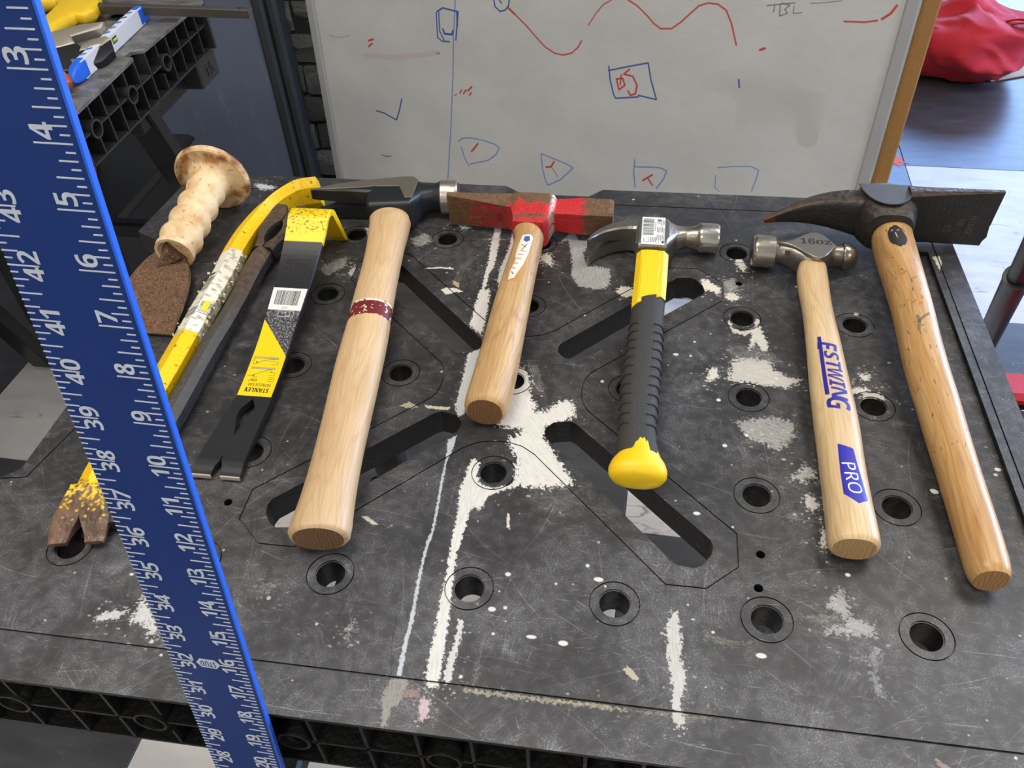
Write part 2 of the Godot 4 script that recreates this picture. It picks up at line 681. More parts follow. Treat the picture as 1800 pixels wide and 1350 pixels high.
func brick_corner() -> void:
	var F := -TT
	# steel door leaf and its frame at the left, painted navy grey
	var navy := bumpy(mat(S(74, 80, 96), 0.5), 0.03, 4.0, 0.05, 3)
	var img := Image.create_empty(512, 512, false, Image.FORMAT_RGB8)
	var n1 := noise(11, 1.0, 4)
	var n2 := noise(12, 1.0, 3)
	for y in 512:
		for x in 512:
			var sc := clampf(n1.get_noise_2d(x * 0.035, y * 0.006) * 2.0 - 0.45, 0.0, 1.0) * clampf(n2.get_noise_2d(x * 0.09, y * 0.05) + 0.4, 0.0, 1.0)
			img.set_pixel(x, y, S(104, 112, 134).lerp(S(176, 190, 206), sc * 0.55))
	var door := tmat(img, 0.45, true)
	door.uv1_triplanar = true
	door.uv1_scale = Vector3(0.8, 0.8, 0.8)
	var b := MB.new()
	b.box(Vector3(-1.62, 0.28, -1.655), Vector3(1.56, 2.04, 0.05), 0.004)
	var d := struct("door_1", b, door, "scuffed navy grey steel door beside the second table", "door")
	var h := MB.new()
	h.cyl(Vector3(-1.95, 0.3, -1.63), Vector3(-1.95, 0.3, -1.56), 0.012)
	h.box(Vector3(-1.90, 0.3, -1.56), Vector3(0.13, 0.022, 0.02), 0.008)
	struct("door_handle", h, mat(S(170, 170, 168), 0.3, 1.0), "", "", d)
	var dark := mat(S(52, 55, 58), 0.55)
	b = MB.new()
	b.box(Vector3(-0.824, 0.28, -1.655), Vector3(0.026, 2.04, 0.060), 0.006)
	b.box(Vector3(-0.797, 0.28, -1.670), Vector3(0.028, 2.04, 0.064), 0.008)
	b.box(Vector3(-1.70, 1.34, -1.69), Vector3(1.7, 0.08, 0.12), 0.006)
	struct("trim_1", b, dark, "dark grey steel door frame next to the brick wall", "door frame")
	b = MB.new()
	b.box(Vector3(-1.70, 1.74, -1.78), Vector3(1.7, 0.72, 0.24))
	b.box(Vector3(-2.92, 0.7, -1.78), Vector3(0.96, 2.9, 0.24))
	struct("wall_door", b, mat(S(120, 120, 118), 0.85), "grey wall around the navy door", "wall")
	# black painted brick wall behind, each brick on its own
	b = MB.new()
	b.box(Vector3(-0.40, 0.7, -1.765), Vector3(0.86, 2.9, 0.14))
	var w := struct("wall_brick", b, mat(S(20, 21, 22), 0.8), "black painted rough brick wall behind the whiteboard", "wall")
	var tones := [mat(S(78, 80, 80), 0.6), mat(S(90, 91, 89), 0.58), mat(S(64, 66, 67), 0.62)]
	for m in tones: bumpy(m, 0.05, 9.0, 0.25, 5)
	var rng := RandomNumberGenerator.new()
	rng.seed = 5
	var y := F + 0.035
	var row := 0
	while y < 0.62:
		var bh := 0.068
		var x := -0.86 - (0.10 if row % 2 else 0.0)
		while x < 0.05:
			var bw := 0.195
			if x + bw > -0.80:
				var x0 := maxf(x, -0.80)
				var q := MB.new()
				var out := rng.randf_range(0.006, 0.022)
				var dip := rng.randf() < 0.3
				rough_brick(q, Vector3(x0, y, -1.693), x + bw - 0.008 - x0, bh, out, rng, dip)
				struct("brick", q, tones[rng.randi() % 3], "", "", w, 25.0)
			x += bw
		y += bh + 0.010
		row += 1

func rough_brick(q: MB, o: Vector3, w: float, h: float, out: float, rng: RandomNumberGenerator, broken: bool) -> void:
	# a brick face with worn, uneven edges: a 4 x 3 net pulled out of the wall
	if w < 0.01: return
	var nx := 5
	var ny := 4
	var g := []
	for j in ny:
		var line := PackedVector3Array()
		for i in nx:
			var e := i == 0 or i == nx - 1 or j == 0 or j == ny - 1
			var z := out + rng.randf_range(-0.003, 0.003)
			if e: z -= 0.005
			if broken and j < 2: z -= rng.randf_range(0.004, 0.012)
			line.append(o + Vector3(w * i / (nx - 1) + (0.0 if e else rng.randf_range(-0.01, 0.01)), h * j / (ny - 1) + (0.0 if e else rng.randf_range(-0.008, 0.008)), z))
		g.append(line)
	q.begin()
	for j in ny - 1:
		for i in nx - 1:
			q.quad(g[j][i], g[j][i + 1], g[j + 1][i + 1], g[j + 1][i])
	var rim := []
	for i in nx - 1: rim.append([g[0][i], g[0][i + 1]])
	for j in ny - 1: rim.append([g[j][nx - 1], g[j + 1][nx - 1]])
	for i in range(nx - 1, 0, -1): rim.append([g[ny - 1][i], g[ny - 1][i - 1]])
	for j in range(ny - 1, 0, -1): rim.append([g[j][0], g[j - 1][0]])
	for e in rim:
		var a: Vector3 = e[0]
		var c: Vector3 = e[1]
		q.quad(Vector3(a.x, a.y, o.z - 0.004), Vector3(c.x, c.y, o.z - 0.004), c, a)

# ---------------------------------------------------------------- whiteboard
const BO := Vector3(-0.6853, -0.6372, -1.5600)
const BX := Vector3(0.9376, 0.0092, 0.3477)
const BY := Vector3(0.0110, 0.9984, -0.0559)

func whiteboard() -> void:
	var W := 1.2660
	var Z := BX.cross(BY)          # towards the viewer
	var y0 := -0.0800                  # the foot of the board, on the floor
	var H := 1.62
	var base := BO + BX * W * 0.5 + BY * y0 - Z * 0.02
	var t := thing("whiteboard", "large whiteboard with red and blue marker scribbles, leaning behind the table", "whiteboard", base)
	var PW := 1400
	var PH := 1100
	var img := Image.create_empty(PW, PH, false, Image.FORMAT_RGB8)
	var n1 := noise(21, 1.0, 4)
	for y in PH:
		for x in PW:
			var k := n1.get_noise_2d(x * 0.004, y * 0.006) * 0.030 + n1.get_noise_2d(x * 0.02, y * 0.09) * 0.012
			img.set_pixel(x, y, Color(0.815 + k, 0.815 + k, 0.805 + k))
	var sc := PW / W
	var top := 0.92                  # the printed part reaches from y0 to here above BO
	var px := func(a: Array) -> PackedVector2Array:
		var p := PackedVector2Array()
		for i in range(0, a.size(), 2): p.append(Vector2(a[i] * sc, (top - a[i + 1]) * sc))
		return p
	var blue := S(62, 92, 165)
	var pale := S(120, 150, 205)
	var red := S(196, 74, 66)
	var grey := S(120, 120, 122)
	for s in [
		[pale, 3.2, [0.398, 0.480, 0.388, 0.411, 0.380, 0.327, 0.365, 0.208, 0.344, 0.065]], [blue, 3.5, [0.351, 0.452, 0.366, 0.461, 0.389, 0.459, 0.403, 0.458, 0.398, 0.430, 0.393, 0.400]], [blue, 3.0, [0.349, 0.450, 0.347, 0.399, 0.357, 0.393, 0.377, 0.394]],
		[blue, 3.0, [0.355, 0.451, 0.354, 0.413, 0.363, 0.396]], [blue, 4.5, [0.362, 0.418, 0.366, 0.409, 0.384, 0.410, 0.387, 0.418]], [blue, 4.0, [0.400, 0.456, 0.399, 0.430]],
		[blue, 3.2, [0.489, 0.491, 0.491, 0.479, 0.502, 0.471, 0.514, 0.475, 0.522, 0.484, 0.524, 0.495]], [blue, 3.0, [0.501, 0.493, 0.506, 0.487]], [red, 4.6, [0.520, 0.481, 0.536, 0.470]],
		[red, 3.0, [0.536, 0.470, 0.561, 0.452, 0.584, 0.432, 0.604, 0.416, 0.625, 0.407, 0.644, 0.406, 0.663, 0.413, 0.676, 0.426, 0.683, 0.439]], [red, 2.2, [0.696, 0.470, 0.712, 0.495, 0.725, 0.511, 0.741, 0.521]],
		[red, 3.0, [0.774, 0.525, 0.793, 0.517, 0.814, 0.502, 0.828, 0.490, 0.842, 0.483, 0.862, 0.486, 0.878, 0.499, 0.893, 0.515, 0.908, 0.531, 0.925, 0.538, 0.942, 0.538, 0.958, 0.530, 0.971, 0.509, 0.985, 0.474]],
		[blue, 3.2, [0.743, 0.399, 0.747, 0.374, 0.756, 0.347, 0.761, 0.339, 0.792, 0.346, 0.809, 0.350]], [blue, 3.0, [0.743, 0.391, 0.783, 0.405, 0.823, 0.418, 0.831, 0.388, 0.846, 0.351, 0.808, 0.353]],
		[red, 3.4, [0.760, 0.377, 0.773, 0.381, 0.779, 0.368, 0.767, 0.357, 0.761, 0.376]], [red, 3.6, [0.786, 0.400, 0.775, 0.389, 0.794, 0.388, 0.804, 0.372, 0.802, 0.355, 0.792, 0.350, 0.786, 0.358]], [red, 3.0, [0.770, 0.387, 0.769, 0.366]],
		[blue, 3.4, [0.157, 0.204, 0.180, 0.202, 0.202, 0.195, 0.213, 0.192, 0.224, 0.216, 0.235, 0.246]], [grey, 3.2, [0.155, 0.092, 0.169, 0.091, 0.183, 0.095]], [red, 4.5, [0.161, 0.366, 0.174, 0.371]], [red, 4.0, [0.159, 0.353, 0.170, 0.361]],
		[red, 2.4, [0.380, 0.279, 0.386, 0.283]], [red, 3.0, [0.394, 0.286, 0.400, 0.295]], [red, 3.6, [0.404, 0.287, 0.411, 0.297]], [red, 4.0, [0.415, 0.295, 0.426, 0.306]], [red, 3.5, [0.419, 0.286, 0.424, 0.293]], [red, 3.0, [0.341, 0.365, 0.350, 0.366]],
		[pale, 3.2, [0.381, 0.172, 0.395, 0.183, 0.417, 0.188, 0.450, 0.188, 0.479, 0.185, 0.490, 0.179, 0.481, 0.161, 0.459, 0.142, 0.432, 0.131, 0.410, 0.123]], [pale, 3.2, [0.389, 0.161, 0.395, 0.138, 0.406, 0.117]], [red, 4.2, [0.416, 0.155, 0.428, 0.169, 0.434, 0.178]],
		[pale, 3.2, [0.595, 0.187, 0.598, 0.154, 0.605, 0.128, 0.612, 0.115, 0.643, 0.136, 0.663, 0.159, 0.672, 0.170, 0.656, 0.176, 0.628, 0.181, 0.595, 0.187]], [red, 4.2, [0.607, 0.158, 0.619, 0.161, 0.627, 0.175]], [grey, 2.0, [0.621, 0.161, 0.636, 0.141]],
		[pale, 3.2, [0.812, 0.219, 0.811, 0.194, 0.817, 0.157]], [pale, 3.2, [0.811, 0.203, 0.843, 0.209, 0.867, 0.213, 0.882, 0.209, 0.877, 0.190, 0.864, 0.166]], [red, 4.0, [0.833, 0.177, 0.852, 0.194]], [red, 3.4, [0.842, 0.186, 0.855, 0.171]],
		[pale, 2.4, [0.985, 0.239, 1.016, 0.248, 1.048, 0.255, 1.064, 0.251, 1.062, 0.228, 1.058, 0.205]], [pale, 2.0, [0.983, 0.222, 0.985, 0.196, 0.995, 0.190]],
		[blue, 3.2, [0.999, 0.415, 1.002, 0.401]], [red, 4.5, [1.028, 0.472, 1.036, 0.476]], [red, 3.0, [1.157, 0.537, 1.189, 0.540, 1.208, 0.545]], [red, 4.2, [1.214, 0.548, 1.225, 0.558, 1.231, 0.571]],
		[grey, 2.0, [1.027, 0.546, 1.049, 0.551, 1.073, 0.556]], [grey, 2.0, [1.040, 0.549, 1.040, 0.537]], [grey, 2.0, [1.049, 0.551, 1.051, 0.532, 1.063, 0.538, 1.058, 0.544, 1.065, 0.551, 1.051, 0.553]], [grey, 1.6, [1.072, 0.551, 1.073, 0.539, 1.087, 0.542]], [grey, 1.4, [1.098, 0.558, 1.121, 0.562, 1.146, 0.568]],
		[grey, 1.0, [0.048, 0.362, 0.084, 0.362, 0.111, 0.371]],
		]:
		stroke(img, px.call(s[2]), s[1], s[0])
	var smear := S(196, 170, 160)
	smear.a = 0.35
	stroke(img, px.call([0.143, 0.331, 0.222, 0.338, 0.300, 0.355, 0.345, 0.366]), 12.0, smear)
	var dusk := S(150, 148, 140)
	for k in 9:
		dusk.a = 0.018
		var o := k * 6.0
		stroke(img, px.call([0.95 + o * 0.002, 0.40, 1.02, 0.43 - o * 0.002, 1.10 + o * 0.001, 0.40, 1.14, 0.33]), 40.0, dusk)
	var face := tmat(img, 0.22)
	var f := MB.new()
	var P := func(u: float, v: float, z: float) -> Vector3: return BO + BX * u + BY * v + Z * z
	f.begin()
	f.quad(P.call(0.0, y0 + 0.01, 0.0), P.call(W, y0 + 0.01, 0.0), P.call(W, top, 0.0), P.call(0.0, top, 0.0), Vector2(0, (top - y0 - 0.01) * sc / PH), Vector2(1, (top - y0 - 0.01) * sc / PH), Vector2(1, 0), Vector2(0, 0))
	for e in [[Vector2(0, y0 + 0.01), Vector2(W, y0 + 0.01)], [Vector2(W, y0 + 0.01), Vector2(W, top)], [Vector2(W, top), Vector2(0, top)], [Vector2(0, top), Vector2(0, y0 + 0.01)]]:
		f.quad(P.call(e[0].x, e[0].y, 0.0), P.call(e[1].x, e[1].y, 0.0), P.call(e[1].x, e[1].y, -0.006), P.call(e[0].x, e[0].y, -0.006), Vector2(0.5, 0.9), Vector2(0.51, 0.9), Vector2(0.51, 0.91), Vector2(0.5, 0.91))
	f.quad(P.call(0.0, y0 + 0.01, -0.006), P.call(W, y0 + 0.01, -0.006), P.call(W, top, -0.006), P.call(0.0, top, -0.006), Vector2(0, 0.9), Vector2(1, 0.9), Vector2(1, 0.8), Vector2(0, 0.8))
	f.close()
	part("writing_surface", f, face, t)
	var al := mat(S(176, 177, 178), 0.45, 0.15)
	for s in [[0.0, 1.0], [W, -1.0]]:
		var fr := MB.new()
		fr.box(P.call(s[0] + s[1] * 0.0115, y0 + (top - y0) * 0.5, 0.000), Vector3(0.023, top - y0, 0.016), 0.003, Basis(BX, BY, Z))
		part("frame_side", fr, al, t)
	var ft := MB.new()
	ft.box(P.call(W * 0.5, top, 0.0), Vector3(W, 0.022, 0.017), 0.003, Basis(BX, BY, Z))
	part("frame_top", ft, al, t)
	ft = MB.new()
	ft.box(P.call(W * 0.5, y0 + 0.011, 0.0), Vector3(W, 0.022, 0.017), 0.003, Basis(BX, BY, Z))
	part("frame_bottom", ft, al, t)
	var bk := MB.new()
	bk.box(P.call(W * 0.5 + 0.014, y0 + (top - y0) * 0.5, -0.0065 - 0.008 * 0.5), Vector3(W + 0.026, top - y0 - 0.01, 0.008), 0.002, Basis(BX, BY, Z))
	part("backing", bk, bumpy(mat(S(160, 118, 66), 0.8), 0.05, 12.0, 0.1), t, 38.0, null, "brown fibreboard edge of the backing")

# ---------------------------------------------------------------- work table
const TX0 := -0.43
const TZ0 := -0.50
const TW := 0.83
const TH := 0.605

func csg_plate(poly: PackedVector2Array, y0: float, y1: float) -> CSGPolygon3D:
	var c := CSGPolygon3D.new()
	c.polygon = poly
	c.depth = y1 - y0
	c.transform = Transform3D(Basis(Vector3(1, 0, 0), Vector3(0, 0, 1), Vector3(0, -1, 0)), Vector3(0, y0, 0))
	return c

func work_table() -> void:
	var base := Vector3(0, -TT, -0.19)
	var t := thing("work_table", "black moulded plastic work table with X slots, spattered with white paint", "table", base)
	var hole_at := []
	for k in [[0, 0], [1, 0], [2, 0], [3, 0], [4, 0], [5, 0], [6, 0], [0, 1], [1, 1], [3, 1], [5, 1], [6, 1], [0, 2], [1, 2], [2, 2], [3, 2], [4, 2], [5, 2], [6, 2], [0, 3], [1, 3], [3, 3], [5, 3], [6, 3], [0, 4], [1, 4], [2, 4], [3, 4], [4, 4], [5, 4], [6, 4]]:
		hole_at.append(Vector2((k[0] - 3) * 0.0908, -k[1] * 0.0947))
	var outline := pv([-0.425, 0.0935, -0.425, -0.035, -0.3568, -0.0503, -0.3462, -0.060, -0.3462, -0.335, -0.3723, -0.3485, -0.4056, -0.3657, -0.397, -0.478, -0.393, -0.4830, -0.0486, -0.4800, -0.0299, -0.4660, 0.0385, -0.4660, 0.0520, -0.4800, 0.371, -0.4800, 0.3765, -0.4745, 0.3765, 0.088, 0.371, 0.0935])
	var comb := CSGCombiner3D.new()
	comb.name = "cutting"
	comb.position = Vector3(0, TT, 0)
	var cut := func(poly: PackedVector2Array, y0: float, y1: float) -> void:
		var c := csg_plate(poly, y0, y1)
		c.operation = CSGShape3D.OPERATION_SUBTRACTION
		comb.add_child(c)
	comb.add_child(csg_plate(outline, -0.0030, 0.0))
	var under := outline.duplicate()
	under[0].y = 0.0615
	under[under.size() - 2] = Vector2(0.3765, 0.0600)
	under[under.size() - 1] = Vector2(0.3750, 0.0615)
	comb.add_child(csg_plate(under, -0.0225, -0.0005))
	var groove := func(path: PackedVector2Array, w: float) -> void:
		for q in Geometry2D.offset_polyline(path, w * 0.5, Geometry2D.JOIN_MITER, Geometry2D.END_BUTT):
			if not Geometry2D.is_polygon_clockwise(q): cut.call(q, -0.0014, 0.001)
	for h in hole_at:
		var c := PackedVector2Array()
		var wide := PackedVector2Array()
		var r := PackedVector2Array()
		for i in 36:
			var e := Vector2(cos(TAU * i / 36), sin(TAU * i / 36))
			c.append(h + e * 0.0093)
			wide.append(h + e * 0.0101)
		for i in 41:
			var a := TAU * i / 40 * 0.9985
			r.append(h + Vector2(cos(a), sin(a)) * 0.0153)
		cut.call(c, -0.03, 0.01)
		cut.call(wide, -0.0009, 0.01)
		groove.call(r, 0.0008)
	# the X of four slots and the groove round it
	var slot := pv([0.0320, 0.0425, 0.0375, 0.0362, 0.0495, 0.0338, 0.0545, 0.0365, 0.1500, 0.1300, 0.1515, 0.1352, 0.1500, 0.1420, 0.1440, 0.1505, 0.1390, 0.1530, 0.1273, 0.1515, 0.0331, 0.0525, 0.0315, 0.0470])
	var rim := pv([0.1214, 0.1668, 0.1465, 0.1668, 0.1666, 0.1490, 0.1668, 0.1230, 0.0610, 0.0208, 0.0572, 0.0140, 0.0556, 0.0062, 0.0552, 0.0])
	var rim2 := pv([0.1214, 0.1668, 0.0265, 0.0690, 0.0170, 0.0625, 0.0080, 0.0600, 0.0, 0.0592])
	for sx in [-1.0, 1.0]:
		for sz in [-1.0, 1.0]:
			var f := Vector2(sx, sz)
			var o := Vector2(0, -0.184)
			var p := PackedVector2Array()
			for q in slot: p.append(q * f + o)
			cut.call(p, -0.03, 0.01)
			var q1 := PackedVector2Array()
			for q in rim: q1.append(q * f + o)
			groove.call(q1, 0.0009)
			q1 = PackedVector2Array()
			for q in rim2: q1.append(q * f + o)
			groove.call(q1, 0.0009)
	groove.call(pv([-0.425, 0.0630, 0.3585, 0.0640]), 0.0013)
	groove.call(pv([0.3585, 0.0640, 0.3585, -0.452, 0.040, -0.4525]), 0.0012)
	groove.call(pv([-0.03, -0.4525, -0.39, -0.455]), 0.0012)
	groove.call(pv([-0.425, -0.0385, -0.3377, -0.0530, -0.3272, -0.1017, -0.3272, -0.33]), 0.0010)
	# shallow tray at the right, screw holes
	cut.call(pv([0.3115, -0.0190, 0.3490, -0.0190, 0.3520, -0.024, 0.3520, -0.395, 0.3170, -0.395, 0.3180, -0.300, 0.3135, -0.167]), -0.0048, 0.01)
	for h in [Vector2(0.1810, -0.0463), Vector2(0.1780, -0.0212), Vector2(-0.1799, -0.0478), Vector2(0.1814, -0.3319)]:
		var c := PackedVector2Array()
		for i in 14: c.append(h + Vector2(cos(TAU * i / 14), sin(TAU * i / 14)) * 0.0030)
		cut.call(c, -0.012, 0.01)
	add_child(comb)
	await get_tree().process_frame
	await get_tree().process_frame
	var arr: Array = comb.bake_static_mesh().surface_get_arrays(0)
	remove_child(comb)
	comb.free()
	var vv: PackedVector3Array = arr[Mesh.ARRAY_VERTEX]
	var idx = arr[Mesh.ARRAY_INDEX]
	var top := MB.new()
	var side := MB.new()
	var cnt: int = idx.size() if idx != null else vv.size()
	for i in range(0, cnt, 3):
		var p := []
		for k in 3: p.append(vv[idx[i + k]] if idx != null else vv[i + k])
		var n: Vector3 = (p[2] - p[0]).cross(p[1] - p[0]).normalized()
		var u := []
		for k in 3: u.append(Vector2((p[k].x - TX0) / TW, (p[k].z - TZ0) / TH))
		(top if n.y > 0.7 else side).tri(p[0], p[2], p[1], u[0], u[2], u[1])
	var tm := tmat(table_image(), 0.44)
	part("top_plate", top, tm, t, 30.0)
	var black := bumpy(mat(S(19, 19, 20), 0.5), 0.04, 18.0, 0.05, 9)
	part("slot_wall", side, black, t, 30.0)
	# ribbed skirt along the front and the sides
	var lip := MB.new()
	var edges := [-0.4245, -0.3750]
	for k in 7: edges.append_array([(k - 3) * 0.0908 - 0.0102, (k - 3) * 0.0908 + 0.0102])
	edges.erase(-0.3750)
	edges.append(0.3755)
	for k in range(0, edges.size(), 2):
		var seg := MB.new()
		seg.box(Vector3((edges[k] + edges[k + 1]) * 0.5, -0.0335, 0.0775), Vector3(edges[k + 1] - edges[k], 0.0022, 0.031))
		part("skirt_rail", seg, black, t)
	lip.box(Vector3(-0.0245, -0.0640, 0.0775), Vector3(0.80, 0.0022, 0.031))
	lip.box(Vector3(-0.0245, -0.0340, 0.0628), Vector3(0.80, 0.0600, 0.0022))
	part("skirt_rail", lip, black, t)
	for k in 26:
		var r := MB.new()
		var x := -0.4235 + k * 0.0315
		var near_boss := absf(x - roundf(x / 0.0908) * 0.0908) < 0.0104 and absf(x) < 0.29
		if near_boss:
			r.box(Vector3(x, -0.0130, 0.0775), Vector3(0.0020, 0.0200, 0.031))
			part("rib", r, black, t)
			r = MB.new()
			r.box(Vector3(x, -0.0545, 0.0775), Vector3(0.0020, 0.0200, 0.031))
		else: r.box(Vector3(x, -0.0335, 0.0775), Vector3(0.0020, 0.0620, 0.031))
		part("rib", r, black, t)
	for k in 7:
		var r := MB.new()
		var c := Vector3((k - 3) * 0.0908 - 0.0148 * 0.0, -0.0335, 0.0630)
		r.lathe([[0.0, 0.0105], [0.0315, 0.0105], [0.0315, 0.0088], [0.004, 0.0088], [0.004, 0.0001]], c, Vector3(0, 0, 1), 24)
		part("boss", r, black, t)
	var sk := MB.new()
	sk.box(Vector3(0.368, -0.0435, -0.195), Vector3(0.010, 0.042, 0.54))
	part("skirt", sk, black, t)
	for q in [[Vector3(0.163, -0.0435, -0.468), Vector3(0.40, 0.042, 0.010)], [Vector3(-0.22, -0.0435, -0.470), Vector3(0.33, 0.042, 0.010)], [Vector3(-0.338, -0.0435, -0.20), Vector3(0.010, 0.042, 0.26)]]:
		sk = MB.new()
		sk.box(q[0], q[1])
		part("skirt", sk, black, t)
	var hk := MB.new()
	hk.prism(pv([-0.3690, -0.3560, -0.3440, -0.3440, -0.3440, -0.300]), Vector3(0, -0.060, 0), Vector3.RIGHT, Vector3(0, 0, 1), Vector3(0, 0.037, 0), 0.001)
	part("corner_web", hk, black, t)
	for s in [-1.0, 1.0]:
		var leg := MB.new()
		var x: float = s * 0.30 - 0.055
		for z in [[-0.02, 0.075], [-0.40, -0.50]]:
			leg.begin()
			var r0 := rect_ring(Vector3(x + (0.0 if s > 0 else 0.14), -0.066, z[0]), Vector3.RIGHT, Vector3(0, 0, 1), 0.022, 0.014, 0.004)
			var r1 := rect_ring(Vector3(x + s * 0.03 + (0.0 if s > 0 else 0.14), -TT + 0.002, z[1]), Vector3.RIGHT, Vector3(0, 0, 1), 0.022, 0.014, 0.004)
			var one := MB.new()
			one.loft([r0, r1])
			part("leg", one, black, t)
		var bar := MB.new()
		bar.box(Vector3(x + s * 0.022 + (0.0 if s > 0 else 0.14), -0.45, -0.21), Vector3(0.03, 0.03, 0.44), 0.004)
		part("leg_brace", bar, black, t)

func table_image() -> Image:
	var w := 2048
	var h := 1492
	var sx := w / TW
	var img := Image.create_empty(w, h, false, Image.FORMAT_RGB8)
	var big := noise(31, 0.0045, 4).get_image(w, h)
	var mid := noise(32, 0.035, 4).get_image(w, h)
	var fin := noise(33, 0.35, 2).get_image(w, h)
	var bb := big.get_data()
	var mb := mid.get_data()
	var fb := fin.get_data()
	var lum := PackedFloat32Array()
	lum.resize(w * h)
	for i in w * h:
		var b := bb[i] / 255.0
		var m := mb[i] / 255.0
		var f := fb[i] / 255.0
		var z := float(i / w) / h
		var k := 0.205 + (b - 0.5) * 0.10 + (m - 0.5) * 0.10 + (f - 0.5) * 0.045
		k += 0.075 * smoothstep(0.62, 0.95, z) * (0.35 + b)  # front paler: scuffing, and partly sheen put into the colour
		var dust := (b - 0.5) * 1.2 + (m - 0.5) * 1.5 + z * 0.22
		if f > 0.60 and dust > 0.06: k += (f - 0.60) * minf(dust * 2.2, 0.8)
		lum[i] = k
	# scratches and scuffs
	var rng := RandomNumberGenerator.new()
	rng.seed = 8
	for s in 17000:
		var x := rng.randf() * w
		var y := rng.randf() * h
		var heavy := rng.randf()
		var a := rng.randf() * TAU if rng.randf() < 0.6 else rng.randf_range(-0.5, 0.5)
		var len := rng.randf_range(4.0, 38.0) if heavy < 0.975 else rng.randf_range(60.0, 240.0)
		var al := rng.randf_range(0.02, 0.10) if heavy < 0.86 else rng.randf_range(0.07, 0.20)
		if rng.randf() < 0.12: al = -al * 0.5
		var bend := rng.randf_range(-0.004, 0.004)
		var n := int(len)
		for i in n:
			var ix := int(x)
			var iy := int(y)
			if ix < 1 or iy < 1 or ix >= w - 1 or iy >= h - 1: break
			var fade := sin(PI * (i + 0.5) / n)
			lum[iy * w + ix] += al * fade
			lum[iy * w + ix + 1] += al * fade * 0.35
			x += cos(a)
			y += sin(a)
			a += bend
	# dusty scuff patches made of short parallel hairlines
	for s in 260:
		var cx := rng.randf() * w
		var cy := rng.randf() * h
		var a0 := rng.randf() * TAU
		var rad := rng.randf_range(15.0, 70.0)
		for q in 45:
			var x := cx + rng.randfn() * rad * 0.5
			var y := cy + rng.randfn() * rad * 0.35
			var a := a0 + rng.randfn() * 0.12
			var n := rng.randi_range(8, 36)
			for i in n:
				var ix := int(x)
				var iy := int(y)
				if ix < 1 or iy < 1 or ix >= w - 1 or iy >= h - 1: break
				lum[iy * w + ix] += 0.05
				x += cos(a)
				y += sin(a)
	var data := PackedByteArray()
	data.resize(w * h * 3)
	for i in w * h:
		var k := clampf(lum[i], 0.06, 0.62) * 255.0
		data[i * 3] = int(k * 1.0)
		data[i * 3 + 1] = int(k * 0.995)
		data[i * 3 + 2] = int(minf(k * 1.01 + 1.0, 255.0))
	img = Image.create_from_data(w, h, false, Image.FORMAT_RGB8, data)
	# moulded lettering and raised boxes are faint; paint, glue and plaster on top
	var wn := noise(51, 1.0, 3)
	var sn := noise(52, 1.0, 3)
	for s in STAINS:
		var outline := pv(s[6])
		var tone := S(s[1], s[2], s[3])
		stain(img, outline, s[0], tone, s[4], s[5], wn, sn, sx)
		if s[4] < 0.0010: continue
		for k in int(14.0 + s[4] * 9000.0):      # splatter round the patch
			var i := rng.randi() % outline.size()
			var q: Vector2 = outline[i].lerp(outline[(i + 1) % outline.size()], rng.randf()) + Vector2(rng.randfn(), rng.randfn()) * (0.003 + s[4] * 1.6)
			dot(img, (q.x - TX0) * sx, (q.y - TZ0) * sx, rng.randf_range(0.6, 1.6 + s[4] * 900.0), rng.randf_range(0.6, 1.4 + s[4] * 400.0), tone, rng.randf_range(0.35, 0.95) * minf(s[0] + 0.1, 1.0))
	var white := S(225, 224, 218)
	for k in 1500:
		var x := rng.randf() * w
		var y := rng.randf() * h
		var r := 0.5 + pow(rng.randf(), 9.0) * 3.2
		var c := white if rng.randf() < 0.75 else S(190, 180, 155)
		if x < w * 0.35 and rng.randf() < 0.5: continue
		dot(img, x, y, r, r * rng.randf_range(0.7, 1.1), c, rng.randf_range(0.55, 1.0))
	for d in [Vector2(0.3485, -0.1402), Vector2(0.2996, -0.1111), Vector2(0.1767, 0.0239), Vector2(0.0622, 0.0300), Vector2(0.0430, 0.0282), Vector2(0.1620, -0.1381), Vector2(0.1591, -0.1843), Vector2(0.1269, -0.2331), Vector2(0.2987, -0.1120), Vector2(0.2332, -0.0376), Vector2(0.0227, -0.0132), Vector2(0.0798, -0.0161), Vector2(0.2757, -0.2987), Vector2(0.3399, -0.3561), Vector2(0.1414, -0.0749), Vector2(0.0166, 0.0126), Vector2(0.1245, -0.0740), Vector2(0.1185, -0.1015)]:
		dot(img, (d.x - TX0) * sx, (d.y - TZ0) * sx, rng.randf_range(4.0, 8.0), rng.randf_range(3.0, 5.0), white, 0.95)
	return img

func dot(img: Image, x: float, y: float, rx: float, ry: float, c: Color, al: float) -> void:
	for j in range(int(y - ry) - 1, int(y + ry) + 2):
		for i in range(int(x - rx) - 1, int(x + rx) + 2):
			if i < 0 or j < 0 or i >= img.get_width() or j >= img.get_height(): continue
			var d := sqrt(pow((i + 0.5 - x) / rx, 2.0) + pow((j + 0.5 - y) / ry, 2.0))
			var k := clampf((1.0 - d) * minf(rx, ry) + 0.5, 0.0, 1.0) * al
			if k > 0.0: img.set_pixel(i, j, img.get_pixel(i, j).lerp(c, k))

